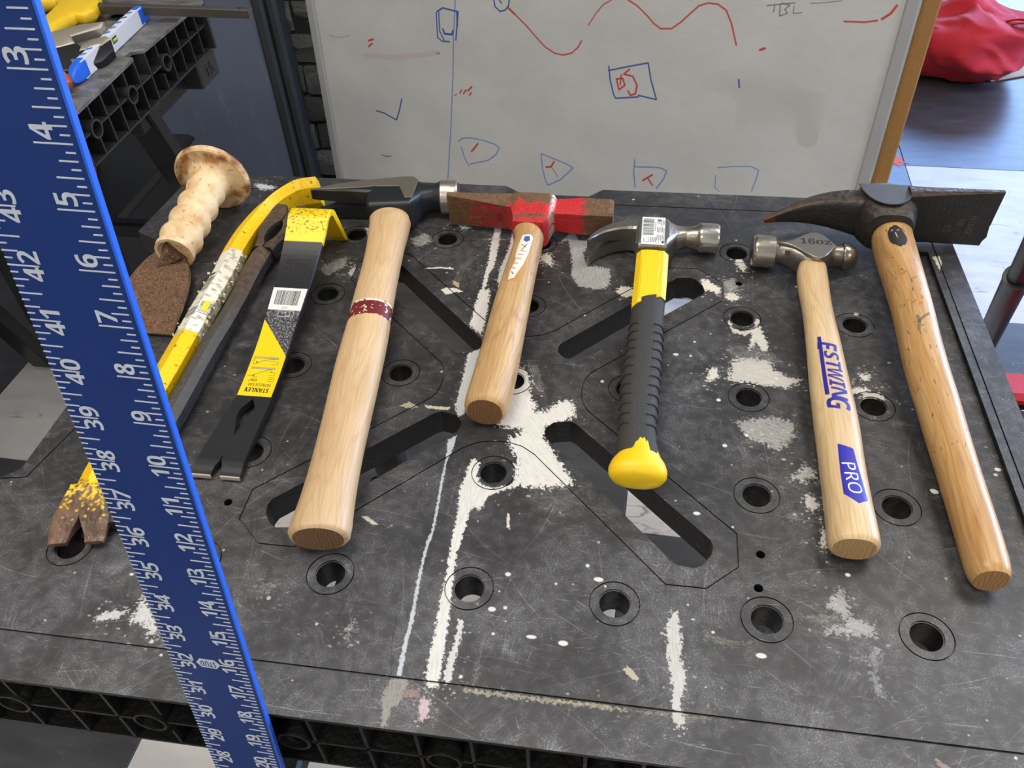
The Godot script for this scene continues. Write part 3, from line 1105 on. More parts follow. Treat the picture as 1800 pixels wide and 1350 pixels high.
func stain(img: Image, p: PackedVector2Array, al: float, c: Color, rough: float, ang: float, wn: FastNoiseLite, sn: FastNoiseLite, sx: float) -> void:
	# a patch of paint with a ragged outline and brush streaks along ang; worn through where al is low
	var lo := p[0]
	var hi := p[0]
	for q in p:
		lo = lo.min(q)
		hi = hi.max(q)
	lo -= Vector2.ONE * rough
	hi += Vector2.ONE * rough
	var ca := cos(ang)
	var sa := sin(ang)
	for y in range(maxi(int((lo.y - TZ0) * sx), 0), mini(int((hi.y - TZ0) * sx) + 1, img.get_height())):
		for x in range(maxi(int((lo.x - TX0) * sx), 0), mini(int((hi.x - TX0) * sx) + 1, img.get_width())):
			var q := Vector2(TX0 + (x + 0.5) / sx, TZ0 + (y + 0.5) / sx)
			var a := q.x * ca + q.y * sa
			var b := -q.x * sa + q.y * ca
			var st := sn.get_noise_2d(a * 60.0, b * 900.0)
			var o := Vector2(wn.get_noise_2d(q.x * 260.0, q.y * 260.0), wn.get_noise_2d(q.x * 260.0 + 50.0, q.y * 260.0)) * rough * 1.5
			o += Vector2(wn.get_noise_2d(q.x * 900.0 + 9.0, q.y * 900.0), wn.get_noise_2d(q.x * 900.0 + 70.0, q.y * 900.0)) * rough * 0.8
			o += Vector2(ca, sa) * st * rough * 1.2
			if not Geometry2D.is_point_in_polygon(q + o, p): continue
			var worn := wn.get_noise_2d(q.x * 420.0 + 7.0, q.y * 420.0) * 0.5 + st * 0.6
			var k := clampf(smoothstep(-1.0, 0.2, worn + al * 2.2 - 1.15), 0.0, 1.0) * minf(al + 0.12, 1.0)
			img.set_pixel(x, y, img.get_pixel(x, y).lerp(c.darkened(0.05 - st * 0.08), k))

const STAINS := [
	# opacity, red, green, blue, raggedness in metres, brush direction, outline on the table
	[0.95, 222, 221, 216, 0.0012, 1.5, [-0.0481, -0.4052, -0.0417, -0.4037, -0.0394, -0.3643, -0.0388, -0.3371, -0.0411, -0.3281, -0.0415, -0.3026, -0.0445, -0.3023, -0.0455, -0.3295, -0.0455, -0.3455, -0.0474, -0.3731]],
	[0.98, 226, 225, 220, 0.0015, 1.5, [-0.0460, -0.3022, -0.0367, -0.3047, -0.0338, -0.2750, -0.0335, -0.2497, -0.0339, -0.2408, -0.0387, -0.2462, -0.0463, -0.2530, -0.0466, -0.2738]],
	[0.92, 220, 220, 216, 0.0015, 1.6, [-0.0296, -0.4017, -0.0273, -0.4019, -0.0246, -0.3750, -0.0273, -0.3381, -0.0275, -0.3122, -0.0280, -0.3021, -0.0327, -0.3185, -0.0322, -0.3422, -0.0297, -0.3652]],
	[0.97, 215, 217, 218, 0.0012, 1.5, [-0.0412, -0.2171, -0.0317, -0.2251, -0.0316, -0.2056, -0.0305, -0.1792, -0.0310, -0.1572, -0.0313, -0.1492, -0.0351, -0.1464, -0.0405, -0.1580, -0.0400, -0.1718, -0.0403, -0.1946]],
	[0.97, 230, 229, 224, 0.0030, 0.9, [-0.0007, -0.1855, 0.0062, -0.1881, 0.0149, -0.1762, 0.0216, -0.1657, 0.0203, -0.1589, 0.0291, -0.1580, 0.0372, -0.1673, 0.0398, -0.1713, 0.0503, -0.1718, 0.0530, -0.1563, 0.0442, -0.1494, 0.0318, -0.1423, 0.0322, -0.1314, 0.0418, -0.1163, 0.0564, -0.0951, 0.0570, -0.0895, 0.0387, -0.0854, 0.0234, -0.0837, 0.0153, -0.0869, 0.0150, -0.1090, 0.0055, -0.1257, 0.0175, -0.1402, 0.0063, -0.1378, -0.0044, -0.1402, -0.0044, -0.1569]],
	[0.90, 222, 220, 212, 0.0025, 0.2, [-0.0009, -0.2087, 0.0092, -0.2030, 0.0155, -0.1891, 0.0152, -0.1744, 0.0069, -0.1767, 0.0018, -0.1903]],
	[0.96, 226, 225, 218, 0.0014, 1.5, [-0.0166, -0.1067, -0.0109, -0.1029, -0.0113, -0.0912, -0.0072, -0.0839, 0.0018, -0.0808, 0.0128, -0.0851, 0.0160, -0.0906, 0.0178, -0.0836, 0.0077, -0.0789, -0.0002, -0.0735, -0.0034, -0.0619, -0.0102, -0.0625, -0.0110, -0.0457, -0.0126, -0.0259, -0.0119, -0.0091, -0.0108, 0.0005, -0.0090, 0.0129, -0.0073, 0.0355, -0.0063, 0.0600, -0.0069, 0.0684, -0.0128, 0.0657, -0.0152, 0.0611, -0.0151, 0.0331, -0.0167, 0.0106, -0.0166, -0.0068, -0.0183, -0.0338, -0.0188, -0.0577, -0.0209, -0.0768, -0.0183, -0.1027]],
	[0.75, 218, 190, 195, 0.0012, 1.5, [-0.0148, 0.0731, -0.0092, 0.0730, -0.0078, 0.0851, -0.0126, 0.0870]],
	[0.80, 205, 210, 216, 0.0006, 1.5, [-0.0383, -0.1227, -0.0324, -0.1279, -0.0329, -0.1131, -0.0348, -0.1036, -0.0336, -0.0794, -0.0319, -0.0562, -0.0312, -0.0415, -0.0325, -0.0299, -0.0322, -0.0067, -0.0297, 0.0248, -0.0298, 0.0424, -0.0286, 0.0617, -0.0312, 0.0620, -0.0325, 0.0427, -0.0321, 0.0251, -0.0344, -0.0064, -0.0346, -0.0306, -0.0331, -0.0413, -0.0339, -0.0560, -0.0356, -0.0792, -0.0364, -0.1034]],
	[0.62, 170, 166, 154, 0.0012, 1.5, [-0.0349, 0.0636, -0.0253, 0.0624, -0.0239, 0.0657, -0.0241, 0.0705, -0.0264, 0.0799, -0.0298, 0.0810, -0.0300, 0.0931, -0.0333, 0.0903, -0.0358, 0.0784, -0.0367, 0.0721, -0.0349, 0.0663]],
	[0.55, 178, 140, 136, 0.0010, 0.2, [-0.0244, 0.0692, -0.0153, 0.0694, -0.0156, 0.0725, -0.0239, 0.0739]],
	[0.85, 216, 216, 212, 0.0012, 1.5, [-0.0027, 0.0216, 0.0012, 0.0234, 0.0005, 0.0467, 0.0008, 0.0619, -0.0022, 0.0637, -0.0045, 0.0587, -0.0035, 0.0472, -0.0022, 0.0330]],
	[0.35, 160, 160, 158, 0.0012, 1.5, [0.0136, 0.0341, 0.0158, 0.0327, 0.0156, 0.0608, 0.0125, 0.0622]],
	[0.80, 214, 212, 208, 0.0018, 1.5, [0.1251, 0.0007, 0.1289, -0.0006, 0.1306, 0.0138, 0.1319, 0.0185, 0.1312, 0.0317, 0.1341, 0.0405, 0.1325, 0.0499, 0.1306, 0.0591, 0.1324, 0.0644, 0.1324, 0.0718, 0.1284, 0.0723, 0.1263, 0.0652, 0.1262, 0.0567, 0.1248, 0.0416, 0.1231, 0.0294, 0.1223, 0.0163]],
	[0.62, 196, 194, 192, 0.0026, 0.5, [0.2254, -0.0272, 0.2291, -0.0277, 0.2309, -0.0136, 0.2316, -0.0068, 0.2413, -0.0045, 0.2443, 0.0026, 0.2341, 0.0045, 0.2243, 0.0039, 0.2140, 0.0059, 0.2145, 0.0017, 0.2281, -0.0033, 0.2234, -0.0119, 0.2167, -0.0111]],
	[0.45, 178, 177, 176, 0.0022, 1.5, [0.2396, 0.0104, 0.2435, 0.0114, 0.2407, 0.0289, 0.2422, 0.0421, 0.2373, 0.0427, 0.2364, 0.0308]],
	[0.80, 198, 190, 168, 0.0006, 0.5, [0.0983, 0.0418, 0.1008, 0.0393, 0.1075, 0.0462, 0.1057, 0.0488, 0.0997, 0.0447]],
	[0.80, 214, 211, 204, 0.0030, 0.1, [0.1712, -0.2306, 0.1846, -0.2340, 0.1991, -0.2334, 0.2040, -0.2226, 0.2120, -0.2149, 0.2247, -0.2136, 0.2109, -0.2021, 0.1830, -0.2055, 0.1671, -0.2058]],
	[0.40, 176, 174, 170, 0.0030, 0.4, [0.1677, -0.2447, 0.1914, -0.2505, 0.2062, -0.2395, 0.2085, -0.2296, 0.1767, -0.2265]],
	[0.90, 220, 216, 204, 0.0018, 0.9, [0.1497, -0.2021, 0.1531, -0.2174, 0.1589, -0.2213, 0.1607, -0.2097, 0.1541, -0.2051]],
	[0.85, 214, 211, 204, 0.0015, 1.2, [0.1894, -0.2697, 0.1962, -0.2754, 0.2010, -0.2473, 0.1967, -0.2420, 0.1917, -0.2555, 0.1841, -0.2408]],
	[0.80, 220, 216, 208, 0.0010, 0.5, [0.1715, -0.2813, 0.1743, -0.2704, 0.1815, -0.2667, 0.1905, -0.2719, 0.1931, -0.2848, 0.1963, -0.2836, 0.1926, -0.2692, 0.1821, -0.2617, 0.1727, -0.2651, 0.1690, -0.2780]],
	[0.95, 228, 223, 208, 0.0022, 0.7, [0.1489, -0.3340, 0.1525, -0.3368, 0.1654, -0.3239, 0.1632, -0.3155, 0.1570, -0.3190, 0.1487, -0.3199]],
	[0.92, 222, 216, 204, 0.0022, 0.7, [0.1681, -0.3160, 0.1750, -0.3199, 0.1824, -0.3125, 0.1759, -0.3063, 0.1693, -0.3089]],
	[0.55, 190, 188, 182, 0.0026, 0.4, [0.1663, -0.3347, 0.1773, -0.3391, 0.1815, -0.3229, 0.1696, -0.3186]],
	[0.66, 196, 195, 192, 0.0016, 1.57, [0.0191, -0.3834, 0.0253, -0.3974, 0.0314, -0.3969, 0.0350, -0.3867, 0.0435, -0.3893, 0.0455, -0.3772, 0.0404, -0.3675, 0.0469, -0.3464, 0.0541, -0.3471, 0.0673, -0.3438, 0.0686, -0.3209, 0.0641, -0.3138, 0.0551, -0.3130, 0.0412, -0.3159, 0.0326, -0.3312, 0.0330, -0.3443, 0.0291, -0.3693, 0.0246, -0.3877, 0.0174, -0.3785]],
	[0.95, 220, 216, 208, 0.0014, 0.3, [0.0747, -0.3107, 0.0778, -0.3192, 0.0893, -0.3186, 0.0898, -0.3064, 0.0821, -0.3033]],
	[0.85, 218, 213, 200, 0.0024, 0.5, [0.0006, -0.3604, 0.0076, -0.3647, 0.0132, -0.3578, 0.0148, -0.3427, 0.0073, -0.3483, 0.0029, -0.3497]],
	[0.90, 224, 218, 204, 0.0018, 1.2, [0.1787, -0.3713, 0.1868, -0.3693, 0.1892, -0.3572, 0.1867, -0.3484, 0.1812, -0.3582]],
	[0.62, 200, 198, 194, 0.0034, 0.4, [0.1708, -0.1634, 0.1987, -0.1704, 0.2134, -0.1662, 0.2121, -0.1524, 0.1988, -0.1366, 0.1898, -0.1428, 0.1769, -0.1486]],
	[0.90, 218, 213, 206, 0.0018, 1.2, [0.2130, -0.0985, 0.2203, -0.0978, 0.2220, -0.0898, 0.2178, -0.0846, 0.2138, -0.0889]],
	[0.90, 218, 214, 208, 0.0018, 1.4, [0.2222, -0.0757, 0.2241, -0.0700, 0.2226, -0.0547, 0.2189, -0.0560]],
	[0.70, 206, 203, 198, 0.0034, 0.6, [0.2057, -0.1127, 0.2173, -0.1258, 0.2255, -0.1200, 0.2142, -0.1101]],
	[0.85, 218, 214, 206, 0.0020, 0.3, [0.2672, -0.2218, 0.2752, -0.2271, 0.2752, -0.2187, 0.2689, -0.2162]],
	[0.88, 218, 214, 204, 0.0020, 0.2, [0.2571, -0.2068, 0.2641, -0.2088, 0.2735, -0.2079, 0.2660, -0.2021, 0.2580, -0.2013]],
	[0.75, 214, 212, 206, 0.0020, 0.4, [0.2654, -0.2008, 0.2693, -0.2049, 0.2804, -0.2024, 0.2834, -0.1954, 0.2757, -0.1982, 0.2678, -0.1950, 0.2666, -0.1817, 0.2642, -0.1874]],
	[0.78, 214, 214, 212, 0.0020, 0.1, [-0.3205, -0.4643, -0.3094, -0.4639, -0.2946, -0.4604, -0.2959, -0.4534, -0.3095, -0.4523]],
	[0.82, 212, 212, 210, 0.0016, -0.3, [-0.2280, 0.0464, -0.2214, 0.0428, -0.2082, 0.0400, -0.2147, 0.0476, -0.2250, 0.0505]],
	[0.85, 216, 216, 213, 0.0026, -0.3, [-0.2048, 0.0500, -0.2056, 0.0282, -0.1850, 0.0511, -0.1807, 0.0571, -0.1996, 0.0474]],
	[0.95, 222, 221, 216, 0.0010, 0.0, [-0.0281, -0.4658, -0.0016, -0.4656, -0.0010, -0.4602, -0.0271, -0.4582]],
	[0.85, 204, 197, 172, 0.0008, 1.0, [0.3540, -0.3882, 0.3606, -0.3896, 0.3609, -0.3792, 0.3564, -0.3668, 0.3553, -0.3804]],
	[0.90, 204, 197, 174, 0.0005, 0.5, [-0.0834, -0.0465, -0.0797, -0.0479, -0.0705, -0.0417, -0.0729, -0.0405]],
	[0.90, 222, 216, 200, 0.0004, 1.4, [0.0151, -0.0615, 0.0170, -0.0593, 0.0188, -0.0473, 0.0161, -0.0498]],
	[0.80, 186, 178, 150, 0.0006, 0.3, [-0.0834, -0.1529, -0.0765, -0.1580, -0.0677, -0.1533, -0.0724, -0.1504, -0.0762, -0.1512]],
	[0.90, 206, 200, 176, 0.0006, 0.1, [-0.0639, -0.1562, -0.0529, -0.1555, -0.0428, -0.1559, -0.0438, -0.1521, -0.0613, -0.1528]],
	[0.95, 224, 222, 214, 0.0008, 0.1, [-0.0809, -0.2998, -0.0759, -0.3036, -0.0664, -0.3028, -0.0598, -0.2984, -0.0673, -0.2969, -0.0753, -0.2929]],
	[0.85, 214, 212, 204, 0.0003, 0.0, [-0.1024, -0.3306, -0.0880, -0.3337, -0.0760, -0.3330, -0.0755, -0.3304, -0.0874, -0.3311, -0.1020, -0.3289]],
	[0.45, 118, 115, 106, 0.0006, 1.2, [-0.0726, -0.3132, -0.0711, -0.3272, -0.0693, -0.3398, -0.0604, -0.3533, -0.0553, -0.3519, -0.0640, -0.3349, -0.0660, -0.3225, -0.0650, -0.3063, -0.0696, -0.3084]],
	[0.85, 190, 176, 140, 0.0004, 0.5, [-0.0728, -0.3141, -0.0658, -0.3104, -0.0655, -0.3037, -0.0711, -0.3083]],
	[0.30, 128, 128, 124, 0.0030, 0.1, [0.0242, -0.0778, 0.0599, -0.0878, 0.0641, -0.0749, 0.0381, -0.0641]],
	[0.42, 150, 148, 140, 0.0016, 1.2, [0.0091, -0.2104, 0.0186, -0.2079, 0.0264, -0.1806, 0.0209, -0.1781, 0.0128, -0.1993]],
	[0.60, 196, 195, 192, 0.0030, 0.8, [-0.2481, -0.3561, -0.2414, -0.3703, -0.2284, -0.3754, -0.2303, -0.3634, -0.2381, -0.3474]],
	[0.70, 206, 205, 200, 0.0016, 1.2, [-0.1727, -0.3182, -0.1693, -0.3257, -0.1687, -0.3329, -0.1658, -0.3171, -0.1685, -0.3116]],
	[0.55, 186, 186, 184, 0.0030, 0.8, [-0.2027, -0.3227, -0.1898, -0.3347, -0.1794, -0.3412, -0.1779, -0.3249, -0.1905, -0.3105]],
	[0.75, 212, 210, 204, 0.0016, 0.4, [-0.1759, -0.3907, -0.1727, -0.3940, -0.1678, -0.3804, -0.1707, -0.3782]],
	[0.55, 186, 186, 182, 0.0028, 0.5, [-0.1278, -0.3759, -0.1133, -0.3869, -0.1048, -0.3740, -0.1160, -0.3616]],
	[0.60, 196, 196, 194, 0.0020, 1.2, [-0.0690, 0.0434, -0.0686, 0.0338, -0.0661, 0.0289, -0.0663, 0.0382, -0.0667, 0.0450]],
	[0.40, 170, 170, 168, 0.0032, 0.4, [-0.1338, 0.0143, -0.1259, 0.0099, -0.1208, 0.0135, -0.1263, 0.0192, -0.1309, 0.0189]],
	[0.55, 206, 196, 160, 0.0016, 0.1, [0.0085, 0.0637, 0.0169, 0.0647, 0.0560, 0.0645, 0.1006, 0.0645, 0.1001, 0.0666, 0.0563, 0.0672, 0.0167, 0.0671, 0.0088, 0.0657]],
	[0.35, 190, 182, 150, 0.0012, 0.1, [0.1007, 0.0649, 0.1318, 0.0648, 0.1472, 0.0648, 0.1472, 0.0661, 0.1287, 0.0671, 0.1007, 0.0665]],
	[0.40, 150, 146, 132, 0.0016, 0.3, [0.1439, 0.0129, 0.1518, 0.0153, 0.1648, 0.0167, 0.1746, 0.0155, 0.1614, 0.0208, 0.1503, 0.0192]],
	[0.40, 158, 154, 140, 0.0014, 0.1, [0.1958, -0.0040, 0.2160, -0.0076, 0.2255, -0.0057, 0.2168, -0.0012, 0.2121, -0.0025]],
	[0.30, 120, 118, 114, 0.0010, 0.25, [0.1903, 0.0396, 0.2099, 0.0439, 0.2441, 0.0471, 0.2441, 0.0487, 0.2065, 0.0463, 0.1910, 0.0416]],
	[0.55, 200, 170, 160, 0.0006, 0.8, [0.2614, 0.0721, 0.2635, 0.0718, 0.2698, 0.0766, 0.2644, 0.0767]],
	[0.85, 215, 213, 206, 0.0016, 0.3, [-0.0861, -0.4071, -0.0814, -0.4035, -0.0705, -0.4004, -0.0799, -0.3956]],
	[0.60, 200, 198, 192, 0.0014, 0.0, [-0.0582, -0.3817, -0.0452, -0.3838, -0.0296, -0.3832, -0.0448, -0.3809]],
	[0.35, 150, 150, 148, 0.0050, 0.6, [0.1280, -0.1891, 0.1454, -0.2062, 0.1523, -0.2030, 0.1365, -0.1838]],
	[0.35, 150, 148, 142, 0.0040, 1.1, [0.3198, -0.3687, 0.3186, -0.3274, 0.3184, -0.2967, 0.3143, -0.2889, 0.3139, -0.3270]],
	[0.40, 160, 158, 154, 0.0040, 1.2, [0.3344, -0.2982, 0.3395, -0.2699, 0.3356, -0.2358, 0.3293, -0.2417, 0.3289, -0.2689]],
	[0.70, 206, 203, 196, 0.0010, 0.2, [0.0940, -0.2375, 0.0996, -0.2359, 0.1051, -0.2344, 0.1025, -0.2286, 0.0961, -0.2307]],
]

# ---------------------------------------------------------------- hammers
class HF:
	# a hammer's own axes: t along the handle from the butt, s to the right across it, y up
	var o: Vector3
	var d: Vector3
	var l: Vector3
	func _init(a: Array) -> void:
		o = Vector3(a[0], 0, a[1])
		d = (Vector3(a[2], 0, a[3]) - o).normalized()
		l = Vector3(-d.z, 0, d.x)
	func p(t: float, s: float, y: float) -> Vector3:
		return o + d * t + l * s + Vector3(0, y, 0)

func stations(st: Array, n: int) -> Array:
	# resample [t, offset, half width] smoothly to n stations
	var out := []
	var m := st.size()
	for i in n:
		var f := float(i) / (n - 1) * (m - 1)
		var k := mini(int(f), m - 2)
		var u := f - k
		var row := []
		for c in 3:
			var p0: float = st[maxi(k - 1, 0)][c]
			var p1: float = st[k][c]
			var p2: float = st[k + 1][c]
			var p3: float = st[mini(k + 2, m - 1)][c]
			row.append(cubic_interpolate(p1, p2, p0, p3, u))
		out.append(row)
	return out

func handle(h: HF, st: Array, flat: Callable, level: Callable, e: float, t_end: float, butt_round: float) -> Array:
	# [body, butt end] of a wooden handle; flat(t) gives the half height, level(t) the height of the axis
	var rows := stations(st, 40)
	var rings := []
	var cnt := 36
	var first: Array = rows[0]
	var t0: float = first[0]
	for q in [[-butt_round, 0.80], [-butt_round * 0.75, 0.90], [-butt_round * 0.35, 0.97]]:
		rings.append(ring(h.p(t0 + q[0] + butt_round * 0.5, first[1], level.call(t0)), h.l, Vector3.UP, first[2] * q[1], flat.call(t0) * q[1], e, cnt))
	for r in rows:
		if r[0] < t0 + butt_round * 0.6 and r != first: continue
		if r == first or r[0] > t_end: continue
		rings.append(ring(h.p(r[0], r[1], level.call(r[0])), h.l, Vector3.UP, r[2], flat.call(r[0]), e, cnt))
	var last: Array = rows[-1]
	for k in 4:        # shoulder rounded off where the handle enters the head
		var u := (k + 1) / 4.0
		var w: float = last[2]
		for r in rows:
			if r[0] >= t_end: w = r[2]; break
		rings.append(ring(h.p(t_end + 0.008 * u, last[1], level.call(t_end)), h.l, Vector3.UP, w * (1.0 - 0.10 * u * u), flat.call(t_end) * (1.0 - 0.13 * u), e, cnt))
	var body := MB.new()
	body.loft(rings, false, true)
	var butt := MB.new()
	butt.fan(rings[0], false)
	return [body, butt]

func end_grain(seed_: int, a: Color, b: Color) -> StandardMaterial3D:  # end grain's darker tone, with shade on the butts painted in too
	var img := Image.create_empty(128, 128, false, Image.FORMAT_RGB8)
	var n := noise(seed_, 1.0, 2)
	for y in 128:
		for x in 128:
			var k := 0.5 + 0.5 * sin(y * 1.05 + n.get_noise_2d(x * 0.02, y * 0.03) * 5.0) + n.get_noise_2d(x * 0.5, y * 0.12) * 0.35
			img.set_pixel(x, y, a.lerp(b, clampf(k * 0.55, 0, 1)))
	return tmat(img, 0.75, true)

func sections(h: HF, list: Array, e := 4.0, cnt := 32) -> Array:
	# cross-sections of a head along s: [s, t centre, y centre, half t, half y]
	var rings := []
	for q in list:
		rings.append(ring(h.p(q[1], q[0], q[2]), h.d, Vector3.UP, q[3], q[4], q[5] if q.size() > 5 else e, cnt))
	return rings

func chips(seed_: int, base: Color, others: Array, freq: float) -> Callable:
	# paint with chips and rust showing through: others = [[colour, threshold], ...]
	var n := noise(seed_, 1.0, 4)
	var m := noise(seed_ + 3, 1.0, 2)
	return func(p: Vector3, _n: Vector3) -> Color:
		var c := base
		var k := n.get_noise_3d(p.x * freq, p.y * freq, p.z * freq)
		for o in others:
			if k > o[1]: c = o[0]
		return c * (1.0 + 0.22 * m.get_noise_3d(p.x * freq * 3.0, p.y * freq * 3.0, p.z * freq * 3.0))

func framing_hammer() -> void:
	var sp := [[-0.1005, -0.0152, -0.1498, -0.4057], [[0.0022, -0.0002, 0.0210], [0.0252, 0.0003, 0.0189], [0.0483, 0.0005, 0.0179], [0.0713, 0.0007, 0.0176], [0.0943, 0.0010, 0.0177], [0.1173, 0.0012, 0.0181], [0.1403, 0.0013, 0.0185], [0.1633, 0.0014, 0.0188], [0.1864, 0.0018, 0.0187], [0.2094, 0.0020, 0.0182], [0.2324, 0.0018, 0.0179], [0.2554, 0.0017, 0.0176], [0.2784, 0.0019, 0.0173], [0.3015, 0.0020, 0.0173], [0.3245, 0.0019, 0.0178], [0.3475, 0.0017, 0.0191], [0.3705, 0.0012, 0.0198], [0.3935, -0.0000, 0.0185]]]
	var h := HF.new(sp[0])
	var t := thing("framing_hammer", "long framing hammer with smooth pale wooden handle, maroon band and straight black claw", "hammer", h.p(0.2, 0, 0))
	var g := handle(h, sp[1], func(x: float) -> float: return lerpf(0.0150, 0.0128, smoothstep(0.0, 0.08, x)) + 0.001 * smoothstep(0.3, 0.38, x), func(x: float) -> float: return lerpf(0.0150, 0.0165, smoothstep(0.0, 0.39, x)), 2.1, 0.366, 0.005)
	var img := wood(320, 1280, 0.10, 0.40, 61, S(218, 186, 143), S(188, 152, 110), 0.9)
	# worn maroon band with white edges
	var wn := noise(70, 0.03, 3)
	for y in range(716, 806):
		for x in 320:
			var e := wn.get_noise_2d(x, y) * 14.0
			if y > 730 + e * 0.6 and y < 797 + e * 0.2:
				var k := wn.get_noise_2d(x * 1.6 + 200.0, y * 1.6)
				img.set_pixel(x, y, S(232, 222, 204) if k > 0.40 or (y > 788 and k > -0.2) else S(112, 34, 36))
	var hd := part("handle", g[0], tmat(img, 0.42), t)
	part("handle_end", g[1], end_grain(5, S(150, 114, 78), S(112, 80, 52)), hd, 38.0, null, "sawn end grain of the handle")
	# head: straight claw to the left, waffle face to the right
	var dark := vmat(0.42, 0.25)
	var navy := chips(81, L(38, 41, 46), [[L(60, 60, 60), 0.42]], 120.0)
	var b := MB.new()
	b.loft(sections(h, [[-0.0215, 0.397, 0.0172, 0.0215, 0.0150, 6.0], [-0.0185, 0.397, 0.0172, 0.0245, 0.0165, 7.0], [0.0200, 0.397, 0.0172, 0.0245, 0.0165, 7.0], [0.0235, 0.400, 0.0172, 0.0200, 0.0160, 5.0], [0.0300, 0.4050, 0.0172, 0.0140, 0.0140, 2.8], [0.0400, 0.4070, 0.0172, 0.0122, 0.0130, 2.2], [0.0455, 0.4075, 0.0172, 0.0150, 0.0152, 2.0], [0.0470, 0.4075, 0.0172, 0.0155, 0.0158, 2.0]]))
	part("head", b, dark, t, 32.0, navy)
	b = MB.new()
	var ax := h.l
	b.lathe([[0.0, 0.0160], [0.0008, 0.0169], [0.0150, 0.0169], [0.0172, 0.0158]], h.p(0.4075, 0.0468, 0.0172), ax, 40)
	var sf := part("striking_face", b, bumpy(mat(S(188, 180, 168), 0.32, 0.85), 0.05, 20.0, 0.02), t)
	b = MB.new()
	for i in range(-5, 6):
		for j in range(-5, 6):
			if i * i + j * j > 27: continue
			var c := h.p(0.4075 + i * 0.0026, 0.0640, 0.0172 + j * 0.0026)
			var q := PackedVector3Array()
			for k in 4: q.append(c + (h.d * [-1, 1, 1, -1][k] + Vector3.UP * [-1, -1, 1, 1][k]) * 0.00105)
			b.begin()
			var tip := c + ax * 0.0011
			for k in 4: b.tri(q[k], q[(k + 1) % 4], tip)
			b.tri(q[0], q[1], q[2])
			b.tri(q[0], q[2], q[3])
			b.close()
	part("waffle_grid", b, mat(S(96, 86, 80), 0.5, 0.6), sf, 10.0)
	for side in [1.0, -1.0]:
		b = MB.new()
		var rings := []
		for q in [[-0.014, 0.4060, 0.0125, 0.0006], [-0.030, 0.4062, 0.0098, 0.0012], [-0.045, 0.4055, 0.0074, 0.0022], [-0.060, 0.4042, 0.0050, 0.0036], [-0.072, 0.4022, 0.0028, 0.0052], [-0.0795, 0.4003, 0.0008, 0.0062]]:
			var y0: float = 0.0172 + side * q[3]
			var y1: float = 0.0172 + side * (0.0166 - absf(q[0] + 0.014) * 0.010)
			var w: float = q[2]
			rings.append(PackedVector3Array([h.p(q[1] - w, q[0], y0), h.p(q[1] - w, q[0], lerpf(y0, y1, 0.9)), h.p(q[1] - w * 0.8, q[0], y1), h.p(q[1] + w * 0.8, q[0], y1), h.p(q[1] + w, q[0], lerpf(y0, y1, 0.9)), h.p(q[1] + w, q[0], y0)]))
		b.loft(rings)
		part("claw", b, dark, t, 30.0, navy)
	# bare ground metal on the upper cheek: a strip along the claw and a wedge by the eye
	b = MB.new()
	b.prism(pv([-0.0790, 0.4000, -0.060, 0.4085, -0.030, 0.4155, 0.0100, 0.4205, 0.0200, 0.4200, 0.0255, 0.4135, 0.0222, 0.3815, 0.0152, 0.3815, 0.0076, 0.4028, -0.0180, 0.4038, -0.030, 0.4020, -0.060, 0.4010]), h.p(0, 0, 0.0329), h.l, h.d, Vector3(0, 0.0012, 0), 0.0004)
	part("ground_cheek", b, bumpy(mat(S(128, 120, 108), 0.36, 0.55), 0.06, 14.0, 0.02), t)

